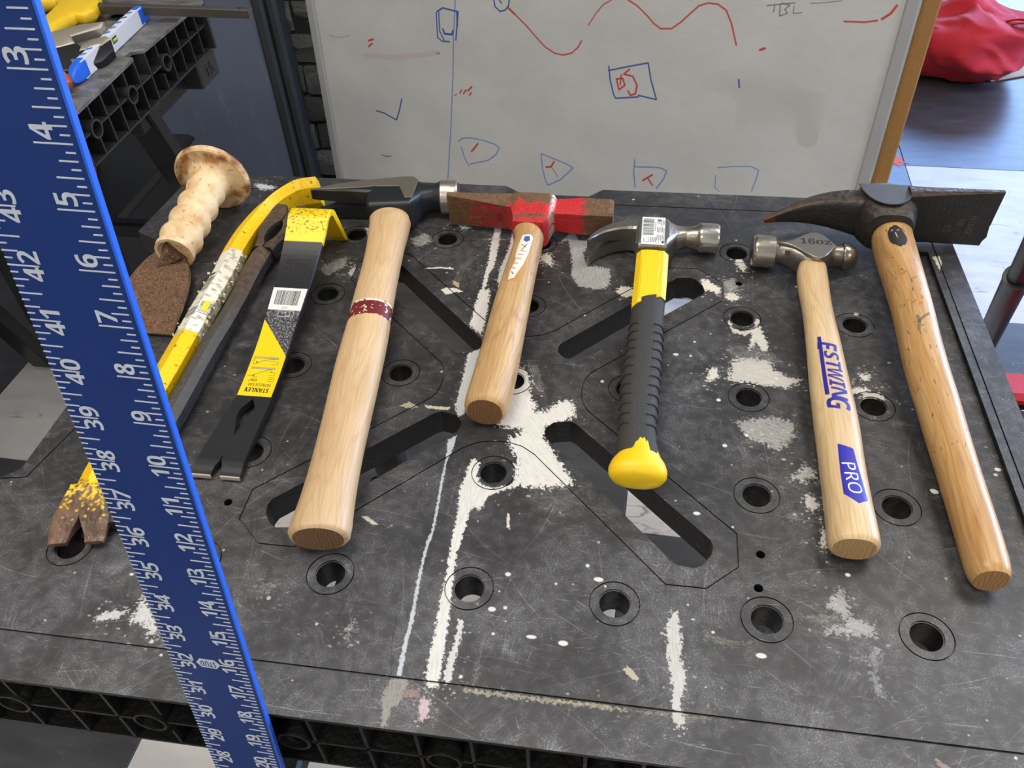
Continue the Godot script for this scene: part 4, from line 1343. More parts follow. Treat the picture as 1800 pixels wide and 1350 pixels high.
func brick_hammer() -> void:
	var sp := [[-0.0124, -0.1395, -0.0107, -0.3867], [[0.0010, 0.0000, 0.0164], [0.0173, 0.0006, 0.0167], [0.0336, 0.0010, 0.0167], [0.0500, 0.0011, 0.0165], [0.0663, 0.0012, 0.0162], [0.0826, 0.0011, 0.0159], [0.0990, 0.0009, 0.0158], [0.1153, 0.0009, 0.0156], [0.1316, 0.0010, 0.0152], [0.1480, 0.0013, 0.0147], [0.1643, 0.0016, 0.0142], [0.1807, 0.0021, 0.0138], [0.1970, 0.0027, 0.0134], [0.2133, 0.0028, 0.0133], [0.2297, 0.0020, 0.0135], [0.2460, 0.0002, 0.0134]]]
	var h := HF.new(sp[0])
	var t := thing("brick_hammer", "red brick hammer with chipped paint, square poll and broad rusty chisel end", "hammer", h.p(0.12, 0, 0))
	var g := handle(h, sp[1], func(x: float) -> float: return lerpf(0.0160, 0.0128, smoothstep(0.0, 0.2, x)), func(x: float) -> float: return 0.0160 + 0.003 * smoothstep(0.1, 0.25, x), 2.1, 0.224, 0.006)
	var img := wood(300, 900, 0.092, 0.26, 62, S(206, 170, 118), S(164, 122, 76), 0.95)
	# remains of a torn sticker on the upper side
	var lx := 150.0
	var glue := S(190, 142, 88)
	fill(img, pv([lx - 26, 690, lx + 22, 690, lx + 22, 545, lx - 26, 545]), glue)
	fill(img, pv([lx - 16, 800, lx + 12, 806, lx + 22, 790, lx + 20, 700, lx + 14, 640, lx - 4, 560, lx - 20, 552, lx - 22, 600, lx - 14, 660, lx - 20, 690, lx - 20, 760]), S(232, 228, 218))
	fill(img, pv([lx - 6, 792, lx + 10, 796, lx + 14, 772, lx + 4, 760, lx - 8, 770]), S(54, 92, 160))
	for q in [[-10, 745, 8, 730], [8, 750, -4, 715], [-6, 712, 10, 705], [-12, 690, 6, 688], [-14, 668, 2, 665], [-16, 640, -4, 640], [-18, 618, -8, 612], [-16, 596, -8, 580]]:
		stroke(img, pv([lx + q[0], q[1], lx + q[2], q[3]]), 3.0, S(120, 92, 66))
	var hd := part("handle", g[0], tmat(img, 0.5), t)
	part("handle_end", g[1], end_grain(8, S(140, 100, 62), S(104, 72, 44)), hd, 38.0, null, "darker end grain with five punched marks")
	# five small punch marks in the butt
	var pm := MB.new()
	for q in [[0.0, 0.0], [0.006, 0.001], [-0.006, 0.0], [0.0005, 0.006], [0.0, -0.006]]:
		for a in [-0.6, 0.6]: pm.box(h.p(-0.0005, q[0], 0.016 + q[1]), Vector3(0.0024, 0.0005, 0.0006), 0.0, Basis(h.l, h.d.cross(h.l), h.d) * Basis(Vector3(0, 0, 1), a))
	part("punch_mark", pm, mat(S(206, 176, 132), 0.8), hd)
	# head, rolled a little towards the viewer
	var tc := 0.2520
	var yc := 0.0195
	var cr := cos(0.10)
	var sr := sin(0.10)
	var roll := func(s: float, a: float, y: float) -> Vector3: return h.p(tc + a * cr - y * sr, s, yc + y * cr + a * sr)
	var rust := [L(112, 84, 58), L(96, 74, 54), L(128, 98, 66)]
	var redc := L(206, 44, 48)
	var n1 := noise(91, 1.0, 4)
	var n2 := noise(92, 1.0, 3)
	var sm: float = -0.036
	var paint := func(p: Vector3, nn: Vector3) -> Color:
		var s := (p - h.o).dot(h.l)
		var k := n1.get_noise_3d(p.x * 150.0, p.y * 150.0, p.z * 150.0)
		var f := n2.get_noise_3d(p.x * 520.0, p.y * 520.0, p.z * 520.0)
		var a := (p - h.o).dot(h.d) - tc
		var r: Color = rust[0].lerp(rust[1], clampf(0.5 + f * 1.4, 0, 1)).lerp(rust[2], clampf(k * 1.5, 0, 1))
		var bare := false
		if s < -0.056 + k * 0.030: bare = true
		if s > 0.0500 + k * 0.006: bare = true
		if nn.y > 0.45 and a > 0.000 + k * 0.010 and s < 0.019: bare = true
		if absf(s - 0.0205) < 0.0016 + k * 0.002 and f > -0.3: return L(214, 206, 194)
		if nn.y > 0.3 and absf(a + 0.0185 - k * 0.003) < 0.0022 and absf(s) < 0.016 and f > -0.2: bare = true
		if nn.y > 0.35 and s < -0.020: bare = bare or k > -0.28 or a > -0.002
		if absf(k) < 0.02 and f > 0.25: bare = true
		if s < -0.022 and f > 0.30 - (s + 0.022) * -3.0: bare = true
		if bare: return r
		return redc * (0.92 + f * 0.25) if s > -0.022 else L(164, 42, 44) * (0.95 + f * 0.3)
	var b := MB.new()
	var rings := []
	for i in 57:
		var s := lerpf(-0.0815, 0.0770, i / 56.0)
		var ha: float
		var hy: float
		var off := 0.0
		if s < -0.019:
			var u := (s + 0.0815) / 0.0625
			ha = lerpf(0.0026, 0.0100, pow(u, 1.1))
			hy = lerpf(0.0175, 0.0150, u)
			off = lerpf(0.0090, 0.0080, u)
		elif s < 0.021:
			var u := smoothstep(-0.019, -0.013, s) * (1.0 - smoothstep(0.016, 0.021, s))
			ha = lerpf(0.0110, 0.0215, u)
			hy = lerpf(0.0150, 0.0170, u)
			off = lerpf(0.0075, -0.0020, u)
		else:
			var u := (s - 0.021) / 0.058
			ha = lerpf(0.0105, 0.0125, smoothstep(0.0, 0.5, u))
			hy = lerpf(0.0120, 0.0135, smoothstep(0.0, 0.5, u))
			off = 0.0060
			if i == 56: ha -= 0.001; hy -= 0.001
		var r := PackedVector3Array()
		for q in rect_ring(Vector3.ZERO, Vector3(1, 0, 0), Vector3(0, 1, 0), ha, hy, minf(ha, hy) * 0.16, 14):
			r.append(roll.call(s, q.x + off, q.y))
		rings.append(r)
	b.loft(rings)
	part("head", b, bumpy(vmat(0.48), 0.06, 16.0, 0.08, 4), t, 30.0, paint)
	b = MB.new()
	var mark := text_arrays("BIT", fontb, 0.06)
	b.add_mesh_arrays(mark, Transform3D(Basis(Vector3.UP * 0.0048, h.l * 0.0048, -h.d * 0.0048), roll.call(-0.030, -0.0016, 0.000)))
	part("stamped_mark", b, mat(S(120, 34, 34), 0.5), t)

func claw_hammer() -> void:
	var sp := [[0.1009, -0.0945, 0.1040, -0.3571], [[0.0016, 0.0003, 0.0173], [0.0189, -0.0019, 0.0145], [0.0361, -0.0027, 0.0135], [0.0533, -0.0027, 0.0138], [0.0705, -0.0026, 0.0144], [0.0877, -0.0024, 0.0147], [0.1050, -0.0019, 0.0147], [0.1222, -0.0014, 0.0144], [0.1394, -0.0010, 0.0140], [0.1566, -0.0007, 0.0137], [0.1738, -0.0005, 0.0136], [0.1910, -0.0002, 0.0137], [0.2083, 0.0000, 0.0138], [0.2255, 0.0002, 0.0139], [0.2427, 0.0004, 0.0139], [0.2599, 0.0003, 0.0137]]]
	var h := HF.new(sp[0])
	var t := thing("claw_hammer", "claw hammer with yellow and black rubber grip and barcode label on its steel head", "hammer", h.p(0.13, 0, 0))
	var rows := stations(sp[1], 53)
	var y_of := func(x: float) -> float: return 0.0145
	var split := 0.1790
	var grip := []
	var shank := []
	for i in rows.size():
		var r: Array = rows[i]
		var x: float = r[0]
		if x < 0.006 or x > 0.2465: continue
		var dent := 0.0
		if x > 0.026 and x < 0.150: dent = 0.0007 * maxf(0.0, sin((x - 0.026) * TAU / 0.0098))
		if x < split + 0.004: grip.append([x, r[1], minf(r[2], 0.0150), 0.0118, dent])
		if x > split - 0.004: shank.append([x, r[1], r[2], 0.0112, 0.0])
	var b := MB.new()
	var rings := []
	for k in grip.size():
		var q: Array = grip[k]
		var r := PackedVector3Array()
		for i in 40:
			var fi := TAU * i / 40.0
			var s := -sin(fi)
			var c := -cos(fi)
			var e := 2.0 / 2.6
			var a: float = q[2] - q[4] * smoothstep(0.3, 0.7, absf(s))
			var lift := 0.0
			if k == grip.size() - 1: lift = 0.0075 * s
			r.append(h.p(q[0] + lift, q[1] + a * signf(s) * pow(absf(s), e), 0.0145 + q[3] * signf(c) * pow(absf(c), e)))
		rings.append(r)
	b.loft(rings)
	var rg := part("rubber_grip", b, bumpy(mat(S(54, 53, 50), 0.72), 0.08, 20.0, 0.04, 6), t, 25.0, null, "dark grey ribbed rubber grip")
	# ribs moulded into both sides of the grip
	for side in [-1.0, 1.0]:
		for k in 12:
			var x := 0.034 + k * 0.0100
			var w := 0.0142
			for r in rows:
				if r[0] > x: w = minf(r[2], 0.0150); break
			var off := 0.0
			for r in rows:
				if r[0] > x: off = r[1]; break
			var rb := MB.new()
			var path := PackedVector3Array()
			for i in 6:
				var a := lerpf(0.35, 1.45, i / 5.0)
				path.append(h.p(x + 0.0016 * sin(i * 0.6), off + side * (w + 0.0002) * pow(sin(a), 2.0 / 2.6), 0.0145 + 0.0120 * pow(cos(a), 2.0 / 2.6)))
			rb.tube(path, 0.00085, 6)
			part("grip_rib", rb, mat(S(47, 46, 44), 0.75), rg)
	# yellow upper shank with a raised middle panel
	b = MB.new()
	rings = []
	for k in shank.size():
		var q: Array = shank[k]
		var r := PackedVector3Array()
		for p2 in rect_ring(Vector3.ZERO, Vector3(1, 0, 0), Vector3(0, 1, 0), q[2], q[3], 0.0042, 3):
			var lift := 0.0
			if k == 0: lift = 0.0075 * clampf(p2.x / 0.014, -1.0, 1.0)
			if k == shank.size() - 1: lift = 0.0
			r.append(h.p(q[0] + lift, q[1] + p2.x, 0.0145 + p2.y))
		rings.append(r)
	b.loft(rings)
	var yel := bumpy(mat(S(250, 208, 22), 0.46), 0.06, 14.0, 0.03, 8)
	var ys := part("yellow_shank", b, yel, t, 25.0)
	b = MB.new()
	b.prism(pv([-0.0095, 0.176, 0.0060, 0.186, 0.0072, 0.241, 0.0040, 0.2455, -0.0062, 0.2455, -0.0066, 0.236, -0.0095, 0.234]), h.p(0, 0.0003, 0.0250), h.l, h.d, Vector3(0, 0.0013, 0), 0.0009)
	part("raised_panel", b, yel, ys)
	# flared yellow butt cap
	b = MB.new()
	rings = []
	for q in [[0.0150, 0.0140, 0.0122], [0.0105, 0.0158, 0.0127], [0.0060, 0.0186, 0.0130], [0.0010, 0.0200, 0.0130], [-0.0030, 0.0198, 0.0124], [-0.0065, 0.0175, 0.0106], [-0.0085, 0.0120, 0.0070]]:
		var r := ring(h.p(q[0], -0.0004, 0.0140), h.l, Vector3.UP, q[1], q[2], 2.1, 36)
		if q[0] > 0.014:
			for k in 36:
				var c := -cos(TAU * k / 36)
				if c > 0.0: r[k] += h.d * 0.0075 * smoothstep(0.35, 0.95, c)
		rings.append(r)
	b.loft(rings)
	part("butt_cap", b, mat(S(248, 204, 18), 0.42), t, 50.0, null, "yellow rubber butt cap")
	# polished head
	var steel := bumpy(mat(S(150, 146, 138), 0.34, 0.9), 0.07, 16.0, 0.035, 12)
	b = MB.new()
	var tc := 0.2725
	b.loft(sections(h, [[-0.0155, tc + 0.0010, 0.0148, 0.0200, 0.0128, 5.0], [-0.0125, tc, 0.0148, 0.0228, 0.0140, 7.0], [0.0120, tc, 0.0148, 0.0228, 0.0140, 7.0], [0.0150, tc + 0.003, 0.0146, 0.0190, 0.0128, 4.0], [0.0215, tc + 0.010, 0.0143, 0.0112, 0.0104, 2.6], [0.0300, tc + 0.0125, 0.0142, 0.0088, 0.0094, 2.2], [0.0385, tc + 0.0130, 0.0141, 0.0108, 0.0112, 2.1], [0.0420, tc + 0.0130, 0.0140, 0.0133, 0.0133, 2.0]]))
	part("head", b, steel, t, 32.0)
	b = MB.new()
	b.lathe([[0.0, 0.0133], [0.0018, 0.0138], [0.0150, 0.0138], [0.0170, 0.0128], [0.0176, 0.010]], h.p(tc + 0.0130, 0.0420, 0.0140), h.l, 40)
	part("striking_face", b, bumpy(mat(S(186, 184, 178), 0.24, 0.95), 0.05, 20.0, 0.01), t)
	for side in [1.0, -1.0]:
		b = MB.new()
		rings = []
		for i in 15:
			var u := i / 14.0
			var s := -0.010 - 0.0470 * sin(u * 1.25) / sin(1.25)
			var a := 0.2845 - 0.0330 * (1.0 - cos(u * 1.38)) / (1.0 - cos(1.38))
			var dir := Vector2(-cos(u * 1.15), -sin(u * 1.15))       # (s, t) along the claw
			var nor := Vector2(dir.y, -dir.x)
			if nor.y < 0.0: nor = -nor
			var w := lerpf(0.0098, 0.0012, pow(u, 0.8))
			var gap := lerpf(0.0, 0.0050, smoothstep(0.30, 0.9, u))
			var y0: float = 0.0146 + side * gap
			var y1: float = 0.0146 + side * lerpf(0.0132, 0.0142, u)
			var c := Vector2(s, a)
			var r := PackedVector3Array()
			for q in [[-1.0, y0], [-1.0, lerpf(y0, y1, 0.88)], [-0.7, y1], [0.7, y1], [1.0, lerpf(y0, y1, 0.88)], [1.0, y0]]:
				var z: Vector2 = c + nor * w * q[0]
				r.append(h.p(z.y, z.x, q[1]))
			rings.append(r)
		b.loft(rings)
		part("claw", b, steel, t, 30.0)
	# barcode label on the upper cheek
	var img := Image.create_empty(200, 256, false, Image.FORMAT_RGB8)
	img.fill(S(236, 235, 231))
	var rng := RandomNumberGenerator.new()
	rng.seed = 3
	var yy := 16.0
	while yy < 170.0:
		var w := rng.randf_range(2.0, 7.0)
		rect(img, 8, yy, 92, w, S(36, 36, 38))
		yy += w + rng.randf_range(2.5, 6.0)
	for k in 3: write(img, "076174516", fontr, Vector2(112, 90), Vector2(0, 12), Vector2(12, 0), S(60, 60, 60))
	for k in 6:
		for j in 3: rect(img, 128 + k * 11, 18 + j * 72 + (k % 2) * 8, 5, rng.randf_range(40, 62), S(104, 104, 106))
	rect(img, 132, 20, 30, 16, S(84, 84, 86))
	stroke(img, pv([20, 200, 24, 236, 60, 236, 56, 196]), 4.0, S(80, 80, 84))
	for k in 4: rect(img, 74 + k * 14, 190, 8, 46, S(130, 130, 132))
	fill(img, pv([168, 226, 180, 220, 190, 228, 186, 242, 172, 242]), S(30, 30, 32))
	var lb := MB.new()
	lb.prism(pv([-0.0105, 0.2495, 0.0098, 0.2495, 0.0100, 0.2930, -0.0108, 0.2930]), h.p(0, 0, 0.0286), h.l, h.d, Vector3(0, 0.0003, 0))
	for i in lb.v.size():
		var q := lb.v[i] - h.o
		lb.uv[i] = Vector2((q.dot(h.l) + 0.0105) / 0.0210, 1.0 - (q.dot(h.d) - 0.2495) / 0.0435)
	part("barcode_label", lb, tmat(img, 0.4), t, 38.0, null, "white paper label printed with a barcode")

func ball_pein_hammer() -> void:
	var sp := [[0.2354, -0.0486, 0.2416, -0.3499], [[0.0012, 0.0001, 0.0161], [0.0211, 0.0001, 0.0153], [0.0410, -0.0000, 0.0149], [0.0609, -0.0000, 0.0148], [0.0809, 0.0002, 0.0150], [0.1008, 0.0004, 0.0153], [0.1207, 0.0003, 0.0151], [0.1407, 0.0000, 0.0146], [0.1606, -0.0001, 0.0140], [0.1805, -0.0001, 0.0134], [0.2005, -0.0003, 0.0128], [0.2204, -0.0006, 0.0121], [0.2403, -0.0010, 0.0120], [0.2603, -0.0012, 0.0126], [0.2802, -0.0009, 0.0127], [0.3001, 0.0001, 0.0113]]]
	var h := HF.new(sp[0])
	var t := thing("ball_pein_hammer", "ball pein hammer with new pale ash handle printed in blue, steel head", "hammer", h.p(0.15, 0, 0))
	var g := handle(h, sp[1], func(x: float) -> float: return lerpf(0.0132, 0.0092, smoothstep(0.0, 0.24, x)), func(x: float) -> float: return lerpf(0.0135, 0.0150, smoothstep(0.0, 0.3, x)), 2.3, 0.288, 0.005)
	var W := 384
	var Hh := 1300
	var img := wood(W, Hh, 0.084, 0.318, 63, S(222, 194, 150), S(188, 154, 108), 0.85)
	# lettering reads towards the butt, tops to the right
	var blue := S(38, 34, 142)
	var px := W / 0.084
	var py := Hh / 0.318
	var V := func(tt: float) -> float: return tt * py
	var c := W * 0.5 - 1.0
	# the maker's word: a boxed italic logo
	var a0: float = V.call(0.1985)
	var a1: float = V.call(0.1165)
	rect(img, c - 34, a1 + 74, 14, a0 - a1 - 52, blue)
	var word := "ESTWING"
	var n := word.length()
	for i in n:
		var u := (i + 0.5) / n
		var tall := 52.0 if (i > 0 and i < n - 1) else 72.0
		var cx := c + (8.0 if (i > 0 and i < n - 1) else -2.0) + u * 6.0
		write(img, word[i], fontb, Vector2(cx, lerpf(a0 - 4.0, a1 + 14.0, u)), Vector2(-3.0, -40.0), Vector2(tall, -9.0), blue, 1.5 if i != 3 and i != 4 else (1.12 if i == 3 else 1.5))
	# the badge
	var b0: float = V.call(0.0830)
	var b1: float = V.call(0.0290)
	fill(img, PackedVector2Array([Vector2(c - 20, b0), Vector2(c + 26, b0 - 14), Vector2(c + 32, b0 - 80), Vector2(c + 46, b1 + 20), Vector2(c + 14, b1), Vector2(c - 24, b1 + 30), Vector2(c - 24, b0 - 110)]), S(38, 34, 160))
	write(img, "PRO", fontr, Vector2(c + 8, b1 + 92), Vector2(4.0, -46.0), Vector2(40.0, 2.0), S(238, 236, 232))
	var hd := part("handle", g[0], tmat(img, 0.38), t)
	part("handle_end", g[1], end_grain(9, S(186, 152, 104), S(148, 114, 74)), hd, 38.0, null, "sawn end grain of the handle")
	var tc := 0.3120
	var steel := bumpy(mat(S(128, 122, 114), 0.34, 0.85), 0.07, 16.0, 0.03, 12)
	var b := MB.new()
	b.loft(sections(h, [[-0.0310, tc, 0.0150, 0.0108, 0.0108, 2.0], [-0.0260, tc, 0.0150, 0.0100, 0.0105, 2.0], [-0.0200, tc, 0.0150, 0.0110, 0.0118, 2.2], [-0.0110, tc - 0.002, 0.0150, 0.0168, 0.0128, 2.6], [0.0, tc - 0.003, 0.0150, 0.0205, 0.0132, 2.8], [0.0090, tc - 0.002, 0.0150, 0.0180, 0.0128, 2.6], [0.0160, tc, 0.0150, 0.0118, 0.0118, 2.2], [0.0200, tc, 0.0150, 0.0094, 0.0100, 2.0], [0.0270, tc, 0.0150, 0.0098, 0.0100, 2.0]]))
	part("head", b, steel, t, 40.0)
	b = MB.new()
	b.lathe([[0.0, 0.0112], [0.0012, 0.0146], [0.0165, 0.0146], [0.0190, 0.0136], [0.0205, 0.0115]], h.p(tc, -0.0300, 0.0150), -h.l, 44)
	part("striking_face", b, bumpy(mat(S(176, 168, 156), 0.24, 0.9), 0.05, 16.0, 0.012), t)
	b = MB.new()
	var prof := [[-0.0008, 0.0095], [0.0, 0.0118]]
	for i in 9:
		var a := i / 8.0 * PI * 0.5
		prof.append([0.0012 + 0.0125 * sin(a), 0.0121 * cos(a)])
	b.lathe(prof, h.p(tc, 0.0268, 0.0150), h.l, 40)
	part("ball_pein", b, bumpy(mat(S(150, 140, 130), 0.26, 0.9), 0.05, 16.0, 0.02), t)
	# flat lens-shaped cheek, stamped 16oz
	b = MB.new()
	var lens := PackedVector2Array()
	for i in 22:
		var u := i / 21.0
		lens.append(Vector2(lerpf(-0.0290, 0.0190, u), tc - 0.0040 - 0.0195 * pow(sin(PI * pow(u, 1.7)), 1.25)))
	for i in 20:
		var u := 1.0 - (i + 1) / 21.0
		lens.append(Vector2(lerpf(-0.0290, 0.0190, u), tc - 0.0030 + 0.0180 * pow(sin(PI * pow(u, 1.7)), 1.1)))
	b.prism(lens, h.p(0, 0, 0.0245), h.l, h.d, Vector3(0, 0.0042, 0), 0.0007)
	var ck := part("cheek", b, bumpy(mat(S(150, 146, 138), 0.34, 0.85), 0.08, 12.0, 0.02), t, 30.0)
	b = MB.new()
	b.add_mesh_arrays(text_arrays("16oz", fonts, 0.05), Transform3D(Basis(h.l * 0.0085, h.d * 0.0078, Vector3.UP * 0.006), h.p(tc + 0.0000, 0.0020, 0.0287)))
	part("stamped_weight", b, mat(S(58, 50, 46), 0.5, 0.3), ck)
	b = MB.new()
	b.add_mesh_arrays(text_arrays("H&3", fontb, 0.05), Transform3D(Basis(-h.d * 0.0042, h.l * 0.0042, Vector3.UP * 0.006), h.p(tc - 0.0095, -0.0215, 0.0230)))
	part("stamped_mark", b, mat(S(44, 38, 36), 0.5, 0.3), t)

func pick() -> void:
	var sp := [[0.3128, -0.0366, 0.3108, -0.4005], [[0.0028, -0.0001, 0.0124], [0.0237, 0.0002, 0.0128], [0.0447, 0.0001, 0.0130], [0.0656, -0.0002, 0.0131], [0.0866, -0.0006, 0.0133], [0.1075, -0.0010, 0.0137], [0.1285, -0.0013, 0.0142], [0.1494, -0.0017, 0.0147], [0.1704, -0.0023, 0.0149], [0.1914, -0.0024, 0.0150], [0.2123, -0.0019, 0.0149], [0.2333, -0.0012, 0.0150], [0.2542, -0.0009, 0.0152], [0.2752, -0.0010, 0.0157], [0.2961, -0.0012, 0.0163], [0.3171, -0.0011, 0.0168], [0.3380, -0.0007, 0.0169], [0.3590, -0.0000, 0.0165]]]
	var h := HF.new(sp[0])
	var t := thing("pick_mattock", "small pick mattock with worn orange-brown wooden handle and dark forged head", "mattock", h.p(0.18, 0, 0))
	var g := handle(h, sp[1], func(x: float) -> float: return lerpf(0.0130, 0.0165, smoothstep(0.0, 0.35, x)), func(x: float) -> float: return lerpf(0.0115, 0.0260, smoothstep(0.0, 0.36, x)), 2.2, 0.338, 0.009)
	var W := 384
	var Hh := 1300
	var img := wood(W, Hh, 0.092, 0.37, 64, S(208, 168, 112), S(166, 120, 70), 0.95)
	var c := W * 0.5
	var rng := RandomNumberGenerator.new()
	rng.seed = 12
	var wn := noise(99, 0.02, 4)
	# grime, nicks, a worn black paint spot by the eye
	for y in Hh:
		for x in W:
			var k := wn.get_noise_2d(x * 1.6, y * 0.9)
			var up := float(y) / Hh
			var m := clampf((k - 0.12) * 2.0, 0.0, 1.0) * smoothstep(0.45, 0.95, up) * 0.45
			if m > 0.0: img.set_pixel(x, y, img.get_pixel(x, y).lerp(S(150, 132, 108), m))
	for k in 90:
		var x := c + rng.randfn() * 70.0
		var y := rng.randf_range(260.0, 1240.0)
		stroke(img, PackedVector2Array([Vector2(x, y), Vector2(x + rng.randfn() * 4.0, y + rng.randf_range(3.0, 16.0))]), rng.randf_range(1.5, 4.0), Color(S(60, 44, 32), rng.randf_range(0.3, 0.85)))
	for q in [[-22, 880], [-4, 872], [-30, 1010], [-2, 986]]: stroke(img, pv([c + q[0], q[1], c + q[0] + 12, q[1] + 10]), 8.0, Color(S(188, 82, 48), 0.5))
	stroke(img, pv([c - 16, 800, c - 6, 812, c + 8, 826, c + 22, 838]), 9.0, Color(S(70, 66, 68), 0.55))
	stroke(img, pv([c - 20, 770, c - 14, 800, c - 16, 824]), 10.0, Color(S(76, 70, 70), 0.5))
	var spot := PackedVector2Array()
	for i in 26:
		var a := TAU * i / 26.0
		spot.append(Vector2(c - 10 + cos(a) * (26.0 + rng.randf_range(-4, 4)), 1198 + sin(a) * (56.0 + rng.randf_range(-5, 5))))
	fill(img, spot, S(46, 44, 46))
	for q in [[-6, 1215, -4, 1190], [-16, 1225, -12, 1232], [0, 1228, 8, 1230]]: stroke(img, pv([c - 6 + q[0], q[1], c - 6 + q[2], q[3]]), 3.0, S(214, 190, 150))
	var hd := part("handle", g[0], tmat(img, 0.34), t)
	part("handle_end", g[1], end_grain(10, S(176, 134, 84), S(130, 92, 54)), hd, 38.0, null, "darkened end grain of the handle")
	# forged head
	var iron := bumpy(vmat(0.52, 0.3), 0.06, 14.0, 0.06, 14)
	var n1 := noise(120, 1.0, 3)
	var paint := func(p: Vector3, nn: Vector3) -> Color:
		var k := n1.get_noise_3d(p.x * 160.0, p.y * 160.0, p.z * 160.0)
		var col := L(52, 50, 49) * (1.0 + k * 0.3)
		var s := (p - h.o).dot(h.l)
		if nn.y > 0.6 and (k > 0.0 or s < -0.06): col = L(78, 66, 58) * (1.0 + k * 0.4)
		if s < -0.098: col = L(104, 60, 40)
		return col
	var tc := 0.3640
	var yc := 0.0300
	var b := MB.new()
	# socket round the handle
	var rings := []
	for q in [[-0.024, 0.0190, 0.0185], [-0.020, 0.0212, 0.0205], [-0.010, 0.0250, 0.0225], [0.004, 0.0275, 0.0240], [0.016, 0.0270, 0.0240], [0.022, 0.0255, 0.0225]]:
		rings.append(ring(h.p(tc + q[0], -0.0040, yc), h.l, Vector3.UP, q[1], q[2], 3.0, 36))
	b.loft(rings)
	# curved pick arm
	rings = []
	for i in 17:
		var u := i / 16.0
		var s := lerpf(-0.016, -0.1080, u)
		var a := tc + 0.004 + 0.010 * sin(PI * u) - 0.010 * u * u
		var ht := lerpf(0.0150, 0.0014, pow(u, 1.15))
		var hy := lerpf(0.0200, 0.0018, pow(u, 1.25))
		rings.append(ring(h.p(a, s, yc - 0.004 * u * u), h.d, Vector3.UP, ht, hy, 4.5, 28))
	b.loft(rings)
	part("head", b.fine(0.0035), iron, t, 34.0, paint)
	# broad adze blade standing on edge
	b = MB.new()
	rings = []
	for i in 13:
		var u := i / 12.0
		var s := lerpf(0.0160, 0.0890, u)
		var hy := lerpf(0.0275, 0.0298, u)
		var th := lerpf(0.0085, 0.0022, pow(u, 0.8))
		var nick := 0.0
		var r := PackedVector3Array()
		for q in rect_ring(Vector3.ZERO, Vector3(1, 0, 0), Vector3(0, 1, 0), th, hy, th * 0.45, 12):
			var lag := 0.0
			if i == 12: lag = 0.0016 * sin(q.y * 900.0) * smoothstep(0.0, -0.02, q.y)
			r.append(h.p(tc + 0.008 + q.x - 0.002 * u - q.y * 0.10, s + lag - 0.004 * (1.0 - u) * clampf(q.y / 0.03, -1.0, 1.0), yc + q.y))
		rings.append(r)
	b.loft(rings)
	var ab := part("adze_blade", b, iron, t, 34.0, paint)
	# ground flat on the eye
	b = MB.new()
	var cap := PackedVector2Array()
	for i in 19:
		var a := PI + PI * i / 18.0
		cap.append(Vector2(-0.0050 + cos(a) * 0.0225, tc + 0.0165 + sin(a) * 0.0330))
	b.prism(cap, h.p(0, -0.0005, yc + 0.0232), h.l, h.d, Vector3(0, 0.0014, 0), 0.0004)
	part("ground_flat", b, mat(S(70, 69, 67), 0.5, 0.2), t, 30.0, null, "lighter ground flat above the eye")
	b = MB.new()
	var row := 0
	for w in ["WARNING", "WEAR", "GOGGLES"]:
		b.add_mesh_arrays(text_arrays(w, fontb, 0.08), Transform3D(Basis(Vector3(0, -0.0052, 0), h.l * 0.0058, -h.d * 0.005), h.p(tc + 0.0080 - 0.0052, 0.0720 - row * 0.0095, yc + 0.003)))
		row += 1
	part("raised_lettering", b, mat(S(84, 76, 68), 0.55, 0.3), ab)

# ---------------------------------------------------------------- bars and chisel
func resample(p: Array, n: int) -> PackedVector3Array:
	var c := Curve3D.new()
	for i in p.size():
		var a: Vector3 = p[maxi(i - 1, 0)]
		var z: Vector3 = p[mini(i + 1, p.size() - 1)]
		var m := (z - a) / 6.0
		c.add_point(p[i], -m, m)
	var out := PackedVector3Array()
	var len := c.get_baked_length()
	for i in n: out.append(c.sample_baked(len * i / (n - 1), true))
	return out

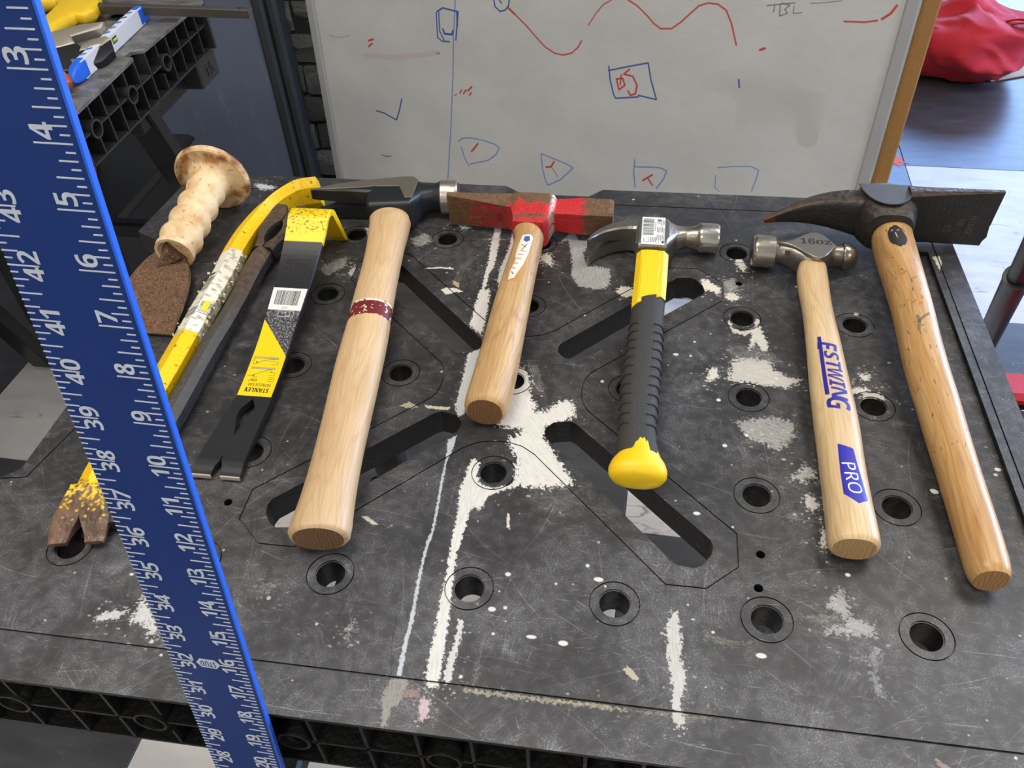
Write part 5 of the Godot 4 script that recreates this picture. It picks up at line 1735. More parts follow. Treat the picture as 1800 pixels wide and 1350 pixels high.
func chisel() -> void:
	var base := Vector3(-0.335, 0, -0.33)
	var t := thing("masonry_chisel", "rusty broad masonry chisel with cream rubber grip and round hand guard", "chisel", base)
	# grip and guard, turned round the chisel's axis
	var o := Vector3(-0.3312, 0.0210, -0.3037)
	var e := Vector3(-0.3347, 0.0360, -0.4095)
	var ax := (e - o).normalized()
	var len := o.distance_to(e)
	var prof := [[0.006, 0.0128], [0.0, 0.0150], [0.0, 0.0178], [0.004, 0.0184], [0.008, 0.0166]]
	for i in 33:
		var u := i / 32.0
		prof.append([0.010 + u * (len - 0.024), 0.0184 + 0.0015 * sin(u * 3.6 * TAU - 1.2) - 0.0010 * u])
	prof.append_array([[len - 0.010, 0.0182], [len - 0.004, 0.0200], [len - 0.001, 0.0240], [len + 0.0005, 0.0330], [len - 0.0005, 0.0352], [len + 0.0012, 0.0372], [len + 0.0045, 0.0376], [len + 0.0072, 0.0362], [len + 0.0085, 0.0300], [len + 0.0095, 0.0130], [len + 0.0095, 0.0001]])
	var g := MB.new()
	g.lathe(prof, o, ax, 48)
	var n1 := noise(140, 1.0, 4)
	var n2 := noise(141, 1.0, 3)
	var paint := func(p: Vector3, _n: Vector3) -> Color:
		var k := n1.get_noise_3d(p.x * 45.0, p.y * 45.0, p.z * 45.0)
		var f := n2.get_noise_3d(p.x * 260.0, p.y * 260.0, p.z * 260.0)
		var along := (p - o).dot(ax)
		var far := (p - o - ax * along).length()
		var c := L(232, 205, 160).lerp(L(206, 160, 104), clampf(0.15 + k * 1.4, 0, 1))
		if far > 0.022: c = c.lerp(L(176, 118, 62), clampf(0.35 + k * 1.6, 0.0, 0.9))
		if f > 0.50: c = c.lerp(L(120, 96, 66), 0.6)
		if far > 0.03 and k > 0.25: c = c.lerp(L(120, 76, 44), 0.7)
		return c
	part("hand_guard", g.fine(0.0030), bumpy(vmat(0.58), 0.05, 14.0, 0.10, 7), t, 42.0, paint, "cream rubber grip with a round guard")
	# steel: hexagonal neck flaring into the blade
	var rust := bumpy(vmat(0.78, 0.15), 0.07, 16.0, 0.16, 15)
	var m1 := noise(150, 1.0, 4)
	var rp := func(p: Vector3, _n: Vector3) -> Color:
		var k := m1.get_noise_3d(p.x * 130.0, p.y * 130.0, p.z * 130.0)
		var f := n2.get_noise_3d(p.x * 620.0, p.y * 620.0, p.z * 620.0)
		var c := L(112, 86, 68).lerp(L(84, 66, 56), clampf(0.5 + k * 1.5, 0, 1))
		if f > 0.20: c = c.lerp(L(176, 124, 66), clampf((f - 0.20) * 3.0 + maxf(k, 0.0), 0, 1))
		return c
	var right := [-0.3280, -0.3116, -0.3231, -0.3056, -0.3182, -0.2998, -0.3133, -0.2914, -0.3094, -0.2814, -0.3066, -0.2714, -0.3030, -0.2560, -0.3000, -0.2410, -0.2984, -0.2271, -0.2961, -0.2121]
	var left := [-0.3546, -0.3231, -0.3590, -0.3153, -0.3644, -0.3084, -0.3674, -0.2981, -0.3693, -0.2882, -0.3703, -0.2802, -0.3686, -0.2692, -0.3642, -0.2487, -0.3597, -0.2306, -0.3562, -0.2139]
	var rings := []
	var m := right.size() / 2
	for i in m:
		var u := i / (m - 1.0)
		var a := Vector3(left[i * 2], 0, left[i * 2 + 1])
		var z := Vector3(right[i * 2], 0, right[i * 2 + 1])
		var th := lerpf(0.0078, 0.0022, pow(u, 0.45))
		if i == m - 1: th = 0.0008
		var y := lerpf(0.0120, 0.0030, pow(u, 0.6))
		var r := PackedVector3Array()
		var ns := 9
		for k in ns: r.append(a.lerp(z, (k + 0.25) / (ns - 0.5)) + Vector3(0, y + th * (1.0 - 0.35 * absf(2.0 * k / (ns - 1.0) - 1.0) * (1.0 - u)), 0))
		r.append(z + Vector3(0, y + th * 0.3, 0))
		for k in ns: r.append(z.lerp(a, (k + 0.25) / (ns - 0.5)) + Vector3(0, y - th, 0))
		r.append(a + Vector3(0, y + th * 0.3, 0))
		rings.append(r)
	var b := MB.new()
	b.loft(rings)
	part("blade", b.fine(0.0018), rust, t, 34.0, rp)
	b = MB.new()
	var nk := Vector3((left[0] + right[0]) * 0.5, 0.0130, (left[1] + right[1]) * 0.5)
	var from := nk + (nk - (o + ax * 0.03)).normalized() * 0.014
	var neck_from := Vector3(from.x, 0.0115, from.z)
	var neck_to := o + ax * 0.006
	var na := (neck_to - neck_from).normalized()
	var ne := na.cross(Vector3.UP).normalized()
	var nu := ne.cross(na)
	rings = []
	for q in [[-0.10, 0.0150, 0.0030], [0.25, 0.0128, 0.0052], [0.50, 0.0112, 0.0085], [0.72, 0.0108, 0.0104], [1.0, 0.0110, 0.0110]]:
		var r := PackedVector3Array()
		for i in 6: r.append(neck_from.lerp(neck_to, q[0]) + ne * cos(TAU * (i + 0.5) / 6.0) * q[1] * 1.08 + nu * sin(TAU * (i + 0.5) / 6.0) * q[2])
		rings.append(r)
	b.loft(rings)
	b.fine(0.002)
	part("hexagonal_neck", b, rust, t, 20.0, rp)

func wrecking_bar() -> void:
	var t := thing("wrecking_bar", "yellow painted gooseneck wrecking bar with a peeling white label", "pry bar", Vector3(-0.28, 0, -0.2))
	var path := resample([Vector3(-0.2290, 0.0190, -0.4222), Vector3(-0.2395, 0.0180, -0.4209), Vector3(-0.2539, 0.0160, -0.4177), Vector3(-0.2731, 0.0130, -0.3986), Vector3(-0.2810, 0.0115, -0.3636), Vector3(-0.2822, 0.0105, -0.3248), Vector3(-0.2782, 0.0105, -0.2876), Vector3(-0.2773, 0.0105, -0.2470), Vector3(-0.2749, 0.0105, -0.2037), Vector3(-0.2722, 0.0105, -0.1514), Vector3(-0.2725, 0.0105, -0.1035), Vector3(-0.2755, 0.0105, -0.0638), Vector3(-0.2729, 0.0100, -0.0360)], 72)
	var yel := bumpy(vmat(0.36), 0.06, 14.0, 0.05, 16)
	var n1 := noise(160, 1.0, 4)
	var paint := func(p: Vector3, _n: Vector3) -> Color:
		var k := n1.get_noise_3d(p.x * 330.0, p.y * 330.0, p.z * 330.0)
		var f := n1.get_noise_3d(p.x * 60.0 + 9.0, p.y * 60.0, p.z * 60.0)
		var c := L(244, 198, 24)
		var worn := 0.52
		if p.z < -0.445 and p.x > -0.252: worn = 0.16
		if p.z > -0.045: worn = lerpf(0.30, -0.65, clampf((p.z + 0.045) / 0.040, 0.0, 1.0))
		if k + f * 0.15 > worn: c = L(122, 92, 74).lerp(L(86, 66, 54), clampf(0.5 + f * 2.0, 0, 1)) if p.z > -0.06 else L(70, 56, 30)
		return c
	var rings := []
	var half := PackedFloat32Array()
	for i in path.size():
		var tan := (path[mini(i + 1, path.size() - 1)] - path[maxi(i - 1, 0)]).normalized()
		var e := tan.cross(Vector3.UP).normalized()
		var f := e.cross(tan)
		var u := i / (path.size() - 1.0)
		var r := PackedVector3Array()
		# hexagonal bar, flattened to a deep claw at the hooked end
		var k := 1.0 - smoothstep(0.02, 0.20, u)
		for q in 6:
			var a := TAU * (q + 0.5) / 6.0
			var w := lerpf(0.0105, 0.0060, k)
			var hgt := lerpf(0.0105, 0.0178, k)
			r.append(path[i] + e * cos(a) * w * 1.06 + f * sin(a) * hgt)
		rings.append(r)
	# flat claw at the near end: two tines with a V between them
	var body := MB.new()
	body.loft(rings)
	part("bar", body.fine(0.0028), yel, t, 24.0, paint)
	var p0 := path[path.size() - 1]
	var dir := (path[path.size() - 1] - path[path.size() - 5])
	dir.y = 0
	dir = dir.normalized()
	var tip := Vector3(-0.2656, 0.0030, 0.0011)
	dir = (tip - Vector3(p0.x, 0.003, p0.z)).normalized()
	var lat := dir.cross(Vector3.UP).normalized()
	var L0 := Vector3(p0.x, 0.0, p0.z).distance_to(Vector3(tip.x, 0, tip.z))
	for s in [-1.0, 1.0]:
		var b := MB.new()
		rings = []
		for i in 15:
			var u := i / 14.0
			var outer := lerpf(0.0105, 0.0195, smoothstep(0.0, 0.60, u)) - 0.001 * smoothstep(0.8, 1.0, u)
			var inner := 0.0062 * smoothstep(0.50, 1.0, u)
			var th := lerpf(0.0100, 0.0016, smoothstep(0.0, 0.95, u))
			var c := Vector3(p0.x, 0, p0.z) + dir * (L0 * u)
			var y := lerpf(0.0105, 0.0065, smoothstep(0.0, 0.8, u)) - 0.003 * smoothstep(0.7, 1.0, u) + 0.002
			var r := PackedVector3Array()
			for q in [[inner, -1.0], [lerpf(inner, outer, 0.5), -1.0], [outer, -0.7], [outer, 0.5], [lerpf(inner, outer, 0.85), 1.0], [lerpf(inner, outer, 0.45), 1.0], [inner, 1.0]]:
				r.append(c + lat * s * q[0] + Vector3(0, y + th * q[1], 0))
			rings.append(r)
		b.loft(rings)
		part("claw", b.fine(0.0020), yel, t, 26.0, paint)
	# torn paper label wrapped over the upper faces
	var img := Image.create_empty(128, 512, false, Image.FORMAT_RGB8)
	var wn := noise(171, 0.03, 4)
	var rng := RandomNumberGenerator.new()
	rng.seed = 6
	for y in 512:
		for x in 128:
			var k := wn.get_noise_2d(x, y)
			img.set_pixel(x, y, S(226, 222, 206).lerp(S(160, 146, 110), clampf(k * 1.8 - 0.2 + (0.5 if x < 34 and k > -0.1 else 0.0), 0, 1)))
	for k in 13: rect(img, 70, 180 + k * 7, 40, rng.randf_range(2, 5), S(70, 68, 66))
	for k in 9: rect(img, 62, 420 - k * 6, 46, rng.randf_range(1.5, 4), S(56, 54, 54))
	for k in 10: rect(img, 20, 340 + k * 7, 40, rng.randf_range(2, 5), S(70, 64, 54))
	rect(img, 40, 330, 14, 60, S(240, 206, 40))
	fill(img, pv([78, 150, 92, 146, 98, 156, 88, 166, 76, 162]), S(40, 40, 40))
	var lb := MB.new()
	var a0 := -1
	var a1 := -1
	for i in path.size():
		if path[i].z > -0.318 and a0 < 0: a0 = i
		if path[i].z > -0.206 and a1 < 0: a1 = i
	var prev := PackedVector3Array()
	lb.begin()
	for i in range(a0, a1 + 1):
		var tan := (path[i + 1] - path[i - 1]).normalized()
		var e := tan.cross(Vector3.UP).normalized()
		var f := e.cross(tan)
		var r := PackedVector3Array()
		for q in [-0.5, 0.5, 1.5, 2.5, 3.5]:
			var a: float = TAU * (q + 0.0) / 6.0
			r.append(path[i] + e * cos(a) * 0.01065 * 1.06 + f * sin(a) * 0.01065 + tan * 0.004 * sin(q * 4.0) * (1.0 if i == a1 or i == a0 else 0.0))
		if prev.size():
			for k in 4: lb.quad(prev[k], r[k], r[k + 1], prev[k + 1], Vector2(1.0 - k / 4.0, float(i - 1 - a0) / (a1 - a0)), Vector2(1.0 - k / 4.0, float(i - a0) / (a1 - a0)), Vector2(1.0 - (k + 1) / 4.0, float(i - a0) / (a1 - a0)), Vector2(1.0 - (k + 1) / 4.0, float(i - 1 - a0) / (a1 - a0)))
		prev = r
	part("paper_label", lb, tmat(img, 0.55), t, 24.0, null, "torn white barcode label")
	# curls of glue and paper along its edge
	lb = MB.new()
	for k in 46:
		var i := rng.randi_range(a0, a1)
		var tan := (path[i + 1] - path[i - 1]).normalized()
		var e := tan.cross(Vector3.UP).normalized()
		var sd := 1.0 if rng.randf() < 0.6 else -1.0
		lb.box(path[i] + e * sd * 0.0112 + Vector3(0, rng.randf_range(-0.002, 0.007), 0), Vector3(0.0022, 0.0007, 0.0016) * rng.randf_range(0.7, 1.6), 0.0, Basis.from_euler(Vector3(rng.randf() * 3.0, rng.randf() * 3.0, rng.randf() * 3.0)))
	var cr := part("label_shred", lb, mat(S(222, 212, 170), 0.6), t)
	cr.set_meta("kind", "stuff")

func nail_puller() -> void:
	var t := thing("nail_puller", "dark rusty nail puller bar with a slotted forked end, lying between two yellow bars", "pry bar", Vector3(-0.253, 0, -0.22))
	var iron := bumpy(vmat(0.58, 0.3), 0.06, 14.0, 0.08, 18)
	var n1 := noise(180, 1.0, 4)
	var paint := func(p: Vector3, nn: Vector3) -> Color:
		var k := n1.get_noise_3d(p.x * 140.0, p.y * 140.0, p.z * 140.0)
		var f := n1.get_noise_3d(p.x * 500.0, p.y * 500.0, p.z * 500.0)
		var c := L(50, 50, 52)
		if nn.y > 0.4: c = L(104, 84, 68).lerp(L(76, 66, 58), clampf(0.5 + k * 2.0, 0, 1)) if p.z < -0.24 + k * 0.12 else L(78, 74, 68)
		elif nn.x > 0.2 and f > 0.25: c = L(70, 66, 54)
		if p.z > -0.16 and absf(nn.y - 0.4) < 0.16 and f > -0.1: c = L(176, 158, 52)
		return c * (1.0 + 0.3 * f)
	var path := resample([Vector3(-0.2548, 0.0110, -0.3227), Vector3(-0.2553, 0.0100, -0.2973), Vector3(-0.2532, 0.0090, -0.2649), Vector3(-0.2521, 0.0090, -0.2271), Vector3(-0.2524, 0.0090, -0.1890), Vector3(-0.2513, 0.0090, -0.1551), Vector3(-0.2501, 0.0090, -0.1211), Vector3(-0.2496, 0.0090, -0.0816), Vector3(-0.2483, 0.0085, -0.0501), Vector3(-0.2439, 0.0065, -0.0152)], 40)
	var rings := []
	for i in path.size():
		var u := i / (path.size() - 1.0)
		var tan := (path[mini(i + 1, path.size() - 1)] - path[maxi(i - 1, 0)]).normalized()
		var e := tan.cross(Vector3.UP).normalized()
		var f := e.cross(tan)
		var w := lerpf(0.0100, 0.0090, smoothstep(0.0, 0.2, u))
		var r := PackedVector3Array()
		for q in [[-0.35, 1.0], [0.25, 1.0], [0.95, 0.35], [1.0, -0.55], [0.6, -1.0], [-0.6, -1.0], [-1.0, -0.5], [-0.95, 0.45]]:
			r.append(path[i] + e * w * -q[0] * -1.0 + f * q[1] * 0.0090 * lerpf(1.0, 0.6, smoothstep(0.9, 1.0, u)))
		rings.append(r)
	var b := MB.new()
	b.loft(rings)
	part("bar", b.fine(0.0030), iron, t, 22.0, paint)
	# flat forked head with a long nail slot: two cheeks, joined above and below the slot, notched at the tip
	var a := Vector3(-0.2530, 0.0120, -0.3233)
	var z := Vector3(-0.2483, 0.0190, -0.3930)
	var ax := z - a
	var len := ax.length()
	ax = ax / len
	var lat := ax.cross(Vector3.UP).normalized()
	var up := lat.cross(ax).normalized()
	for s in [-1.0, 1.0]:
		b = MB.new()
		rings = []
		for i in 29:
			var u := i / 28.0
			var outer := lerpf(0.0095, 0.0180, smoothstep(0.0, 0.55, u)) - 0.0015 * smoothstep(0.9, 1.0, u)
			var slot := 0.0058 * pow(maxf(0.0, sin(PI * clampf((u - 0.12) / 0.50, 0.0, 1.0))), 0.6)
			var notch := 0.0050 * smoothstep(0.80, 1.0, u)
			var inner := maxf(slot, notch)
			var th := lerpf(0.0085, 0.0026, smoothstep(0.0, 1.0, u))
			var c := a + ax * (len * u) - up * 0.004 * sin(PI * u) * 0.0
			var r := PackedVector3Array()
			for q in [[inner, -1.0], [lerpf(inner, outer, 0.5), -1.0], [outer, -0.6], [outer, 0.6], [lerpf(inner, outer, 0.8), 1.0], [lerpf(inner, outer, 0.4), 1.0], [inner + 0.0006, 0.9], [inner, 0.4]]:
				r.append(c + lat * s * q[0] + up * th * q[1])
			rings.append(r)
		b.loft(rings)
		part("fork", b.fine(0.0030), iron, t, 26.0, paint)

func flat_bar() -> void:
	var t := thing("flat_pry_bar", "flat black pry bar with a yellow hooked end and printed stickers", "pry bar", Vector3(-0.2, 0, -0.2))
	var crest := resample([Vector3(-0.1959, 0.0035, -0.0663), Vector3(-0.1967, 0.0040, -0.0907), Vector3(-0.1956, 0.0050, -0.1151), Vector3(-0.1948, 0.0060, -0.1422), Vector3(-0.1975, 0.0085, -0.1852), Vector3(-0.2010, 0.0125, -0.2247), Vector3(-0.2049, 0.0190, -0.2710), Vector3(-0.2067, 0.0260, -0.2994), Vector3(-0.2067, 0.0360, -0.3205), Vector3(-0.2068, 0.0445, -0.3343)], 60)
	var dirf := (crest[59] - crest[55]).normalized()
	var flat := Vector3(dirf.x, 0, dirf.z).normalized()
	var lat := flat.cross(Vector3.UP).normalized()       # to the right
	var path := PackedVector3Array(crest)
	# over the bend and down to the table
	var top := crest[59]
	var R := 0.0125
	var a0 := asin(clampf(dirf.y, -1, 1))
	var cen := top - (Vector3.UP * cos(a0) - flat * sin(a0)) * R
	for i in range(1, 13):
		var a := lerpf(a0, -1.18, i / 12.0)
		path.append(cen + (Vector3.UP * cos(a) - flat * sin(a)) * R)
	var last := path[path.size() - 1]
	var dn := (flat * cos(1.18) - Vector3.UP * sin(1.18))
	var drop := (last.y - 0.0012) / -dn.y
	for i in range(1, 11): path.append(last + dn * drop * i / 10.0)
	var n := path.size()
	var len := PackedFloat32Array([0.0])
	for i in range(1, n): len.append(len[i - 1] + path[i].distance_to(path[i - 1]))
	var half := func(i: int) -> float:
		var l := len[i]
		return lerpf(lerpf(0.0188, 0.0150, smoothstep(0.0, 0.085, l)), 0.0192, smoothstep(0.13, 0.30, l))
	var nrm := func(i: int) -> Vector3:
		var tan := (path[mini(i + 1, n - 1)] - path[maxi(i - 1, 0)]).normalized()
		return lat.cross(tan).normalized()
	var black := L(38, 38, 39)
	var yellow := L(246, 206, 20)
	var n1 := noise(190, 1.0, 3)
	var paint := func(p: Vector3, nn: Vector3) -> Color:
		var k := n1.get_noise_3d(p.x * 420.0, p.y * 420.0, p.z * 420.0)
		var al := (p - path[0]).dot(flat)
		var lim := (path[59] - path[0]).dot(flat) - 0.0215
		if al > lim:
			var m := n1.get_noise_3d(p.x * 900.0, p.y * 900.0, p.z * 900.0)
			if nn.y > 0.25 and m > 0.30 and al > lim + 0.008: return L(60, 52, 24)
			return yellow
		return black
	for s in [-1.0, 1.0]:
		var b := MB.new()
		var rings := []
		for i in n:
			var l: float = len[i]
			var outer: float = half.call(i)
			var inner := 0.0
			# V notch at the near tip, tear-drop slot further up, V in the hook's tip
			inner = maxf(inner, 0.0034 * (1.0 - smoothstep(0.004, 0.016, l)))
			if l > 0.037 and l < 0.071: inner = maxf(inner, 0.0060 * pow(maxf(sin(PI * pow(clampf((l - 0.037) / 0.034, 0.0, 1.0), 1.8)), 0.0), 0.7))
			inner = maxf(inner, 0.0045 * smoothstep(len[n - 1] - 0.017, len[n - 1], l))
			var th := 0.0030 * (1.0 - 0.5 * (1.0 - smoothstep(0.0, 0.012, l))) * (1.0 - 0.6 * smoothstep(len[n - 1] - 0.010, len[n - 1], l))
			var u: Vector3 = nrm.call(i)
			var r := PackedVector3Array()
			for q in [[inner, -1.0], [lerpf(inner, outer, 0.5), -1.0], [outer - 0.0007, -1.0], [outer, -0.5], [outer, 0.5], [outer - 0.0007, 1.0], [lerpf(inner, outer, 0.7), 1.0], [lerpf(inner, outer, 0.35), 1.0], [inner, 1.0]]:
				r.append(path[i] + lat * s * q[0] + u * th * q[1])
			rings.append(r)
		b.loft(rings)
		part("bar", b.fine(0.0020), vmat(0.40, 0.1), t, 28.0, paint)
	# bright ground tip
	var tip := MB.new()
	for s in [-1.0, 1.0]:
		var c: Vector3 = path[0] + lat * s * 0.0110 - flat * 0.0003
		tip.box(c, Vector3(0.0150, 0.0036, 0.0012), 0.0003, Basis(lat, Vector3.UP, -flat))
	part("ground_edge", tip, mat(S(196, 186, 172), 0.5, 0.3), t, 38.0, null, "bare bright edge of the tip")
	# stickers: a strip that follows the bar, printed so that it reads from the far side
	var strip := func(l0: float, l1: float, hw: float) -> MB:
		var m := MB.new()
		var prev := []
		for i in 21:
			var l := lerpf(l0, l1, i / 20.0)
			var k := 1
			while k < n - 2 and len[k] < l: k += 1
			var f := (l - len[k - 1]) / (len[k] - len[k - 1])
			var c: Vector3 = path[k - 1].lerp(path[k], f) + nrm.call(k) * 0.00325
			var w: float = minf(hw, half.call(k) - 0.0012)
			var row := [c - lat * w, c + lat * w]
			if prev.size(): m.quad(prev[0], prev[1], row[1], row[0], Vector2(0, 1.0 - (i - 1) / 20.0), Vector2(1, 1.0 - (i - 1) / 20.0), Vector2(1, 1.0 - i / 20.0), Vector2(0, 1.0 - i / 20.0))
			prev = row
		return m
	var ink := S(34, 32, 28)
	var img := Image.create_empty(256, 660, false, Image.FORMAT_RGB8)
	img.fill(S(244, 208, 28))
	# upper corner cut away to silver film
	var film := noise(195, 0.05, 3)
	for y in 660:
		for x in 256:
			if y < 312 - (256 - x) * 1.22:
				var k := film.get_noise_2d(x, y)
				img.set_pixel(x, y, S(52, 52, 54).lerp(S(176, 176, 176), clampf(0.25 + k * 1.2, 0, 1)))
	var flipx := Vector2(-1, 0)
	var upv := Vector2(0, 1)
	write(img, "STANLEY", fontb, Vector2(128, 610), flipx * 34, upv * 34, ink, 0.92)
	rect(img, 42, 590, 6, 36, ink)
	write(img, "WONDER BAR", fontr, Vector2(134, 566), flipx * 22, upv * 24, ink, 0.92)
	write(img, "12¾\"", fontb, Vector2(70, 528), flipx * 20, upv * 20, ink)
	for k in 3: rect(img, 182, 500 + k * 16, 46, 4, S(120, 104, 30))
	rect(img, 56, 500, 40, 4, S(120, 104, 30))
	# two little diagrams of the bar at work
	for d in [[330.0, 0.0], [420.0, 26.0]]:
		var y0: float = d[0]
		var o: float = d[1]
		rect(img, 20, y0, 190, 12, S(176, 176, 172))
		for e in [[20, y0, 210, y0], [20, y0 + 12, 210, y0 + 12]]: stroke(img, pv([e[0], e[1], e[2], e[3]]), 2.0, ink)
		if o == 0.0: stroke(img, pv([20, y0 + 4, 26, y0 + 62, 40, y0 + 64, 90, y0 + 34, 150, y0 + 18, 208, y0 + 10]), 3.0, ink)
		else: stroke(img, pv([16, y0 + 80, 50, y0 + 70, 110, y0 + 40, 160, y0 + 16, 176, y0 + 14, 196, y0 + 44]), 3.0, ink)
		dot(img, 50 + o * 0.4, y0 + 46 + o * 0.9, 6, 6, ink, 1.0)
		stroke(img, pv([150, y0 + 34, 214, y0 + 34, 218, y0 + 60, 170, y0 + 62]), 2.0, ink)
	part("yellow_sticker", strip.call(0.0764, 0.1605, 0.0142), tmat(img, 0.32), t, 38.0, null, "yellow sticker printed with two diagrams")
	img = Image.create_empty(256, 240, false, Image.FORMAT_RGB8)
	for y in 240:
		for x in 256:
			var k := film.get_noise_2d(x + 400, y)
			img.set_pixel(x, y, S(50, 50, 52).lerp(S(168, 168, 168), clampf(0.3 + k * 1.2, 0, 1)))
	rect(img, 0, 0, 256, 166, S(232, 231, 228))
	var rng := RandomNumberGenerator.new()
	rng.seed = 14
	var xx := 34.0
	while xx < 214.0:
		var w := rng.randf_range(2.0, 6.0)
		rect(img, xx, 20, w, 108, S(40, 40, 42))
		xx += w + rng.randf_range(2.0, 6.0)
	write(img, "55-515", fontr, Vector2(126, 148), Vector2(10, 0), Vector2(0, -14), S(60, 60, 60))
	stroke(img, pv([90, 172, 210, 172, 210, 214, 90, 214, 90, 172]), 4.0, S(196, 196, 196))
	stroke(img, pv([120, 186, 150, 186, 150, 206, 180, 206, 180, 182]), 4.0, S(190, 190, 190))
	part("barcode_sticker", strip.call(0.1608, 0.1985, 0.0155), tmat(img, 0.3), t, 38.0, null, "white barcode above clear film")
	# raised lettering forged in the black part
	var rl := MB.new()
	var words := ["PRY BAR", "FORGED STEEL", "HEAT TREATED"]
	for k in 3:
		var i := 0
		while i < 58 and len[i] < 0.2230: i += 1
		var tan := (path[i + 1] - path[i - 1]).normalized()
		var u: Vector3 = nrm.call(i)
		rl.add_mesh_arrays(text_arrays(words[k], fontb, 0.14), Transform3D(Basis(-tan * 0.0040, lat * 0.0056, u * 0.0035), path[i] + lat * (-0.0075 + k * 0.0075) + u * 0.0030))
	part("raised_lettering", rl, mat(S(36, 36, 37), 0.36, 0.1), t)

# ---------------------------------------------------------------- the blue rule
func ruler() -> void:
	var A := Vector3(-0.0967, 0.0498, 0.0923)              # the right edge at its 16 inch mark
	var d := Vector3(-0.0003, -0.0232, 0.0032)              # one inch down
	var inch := d.length()
	d = d.normalized()
	var w := Vector3(-0.0443, 0.0004, -0.0010)
	var wide := w.length()
	w = (w - d * w.dot(d)).normalized()
	var n := w.cross(d).normalized()
	if n.z < 0: n = -n
	var t := thing("steel_rule", "long blue metal rule with white inch marks, standing upright against the table's front edge", "ruler", A + d * inch * 31.0)
	var P := func(i: float, x: float, z := 0.0) -> Vector3: return A + d * inch * (i - 16.0) + w * x + n * z
	var foot := 16.0 + (A.y + TT - 0.001) / (-d.y * inch)
	var b := MB.new()
	var th := 0.0030
	b.box(P.call(foot * 0.5, wide * 0.5, -th * 0.5), Vector3(wide, foot * inch, th), 0.0004, Basis(w, d, w.cross(d)))
	part("blade", b, mat(S(0, 48, 120), 0.32), t)
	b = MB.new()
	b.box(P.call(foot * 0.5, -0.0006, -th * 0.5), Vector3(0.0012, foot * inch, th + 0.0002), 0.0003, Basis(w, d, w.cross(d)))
	part("lit_edge", b, mat(S(34, 100, 214), 0.4), t, 38.0, null, "side edge in brighter blue with the light painted in")  # side face painted brighter blue, standing in for light on it
	# printed scale: ticks along both edges, numbers, the stud arrow
	var pr := MB.new()
	var bar := func(i: float, x0: float, x1: float) -> void:
		pr.box(P.call(i, (x0 + x1) * 0.5, 0.00012), Vector3(absf(x1 - x0), 0.00055, 0.00024), 0.0, Basis(w, d, w.cross(d)))
	var k := 0
	while k < int(foot * 8.0):
		var i := k / 8.0
		var l := 0.0035
		if k % 8 == 0: l = 0.0140
		elif k % 4 == 0: l = 0.0100
		elif k % 2 == 0: l = 0.0070
		bar.call(i, 0.0016, 0.0016 + l)
		var l2 := 0.0033
		if k % 8 == 0: l2 = 0.0128
		elif k % 4 == 0: l2 = 0.0096
		elif k % 2 == 0: l2 = 0.0064
		bar.call(i, wide - 0.0002, wide - l2)
		k += 1
	for i in range(1, int(foot)):
		for side in 2:
			var v := i if side == 0 else 48 - i
			if v < 1: continue
			var s := str(v)
			var at := float(i)
			var x := 0.0110 if side == 0 else wide - 0.0100
			# tops of the figures point left; single figures stand above their mark, pairs straddle it
			for c in s.length():
				var off := -0.17 if s.length() == 1 else (0.145 if c == 0 else -0.145)
				pr.add_mesh_arrays(text_arrays(s[c], fontb), Transform3D(Basis(-d * 0.0078, w * 0.0082, n * 0.001), P.call(at + off, x, 0.0002)))
	var arrow := PackedVector2Array([Vector2(16.0, 0.0158), Vector2(15.85, 0.0182), Vector2(15.85, 0.0268), Vector2(16.0, 0.0292), Vector2(16.15, 0.0268), Vector2(16.15, 0.0182)])
	var ap := PackedVector2Array()
	for q in arrow: ap.append(Vector2((q.x - 16.0) * inch, q.y))
	pr.prism(ap, P.call(16.0, 0.0, 0.00005), d, w, n * 0.0002)
	part("printed_scale", pr, mat(S(205, 212, 222), 0.45), t, 20.0, null, "white printed inch scale")
	var st := MB.new()
	st.add_mesh_arrays(text_arrays("STUD", fontb), Transform3D(Basis(w * 0.0026, d * 0.0045, n * 0.001), P.call(16.0, 0.0225, 0.0003)))
	part("stud_lettering", st, mat(S(24, 52, 120), 0.45), t)

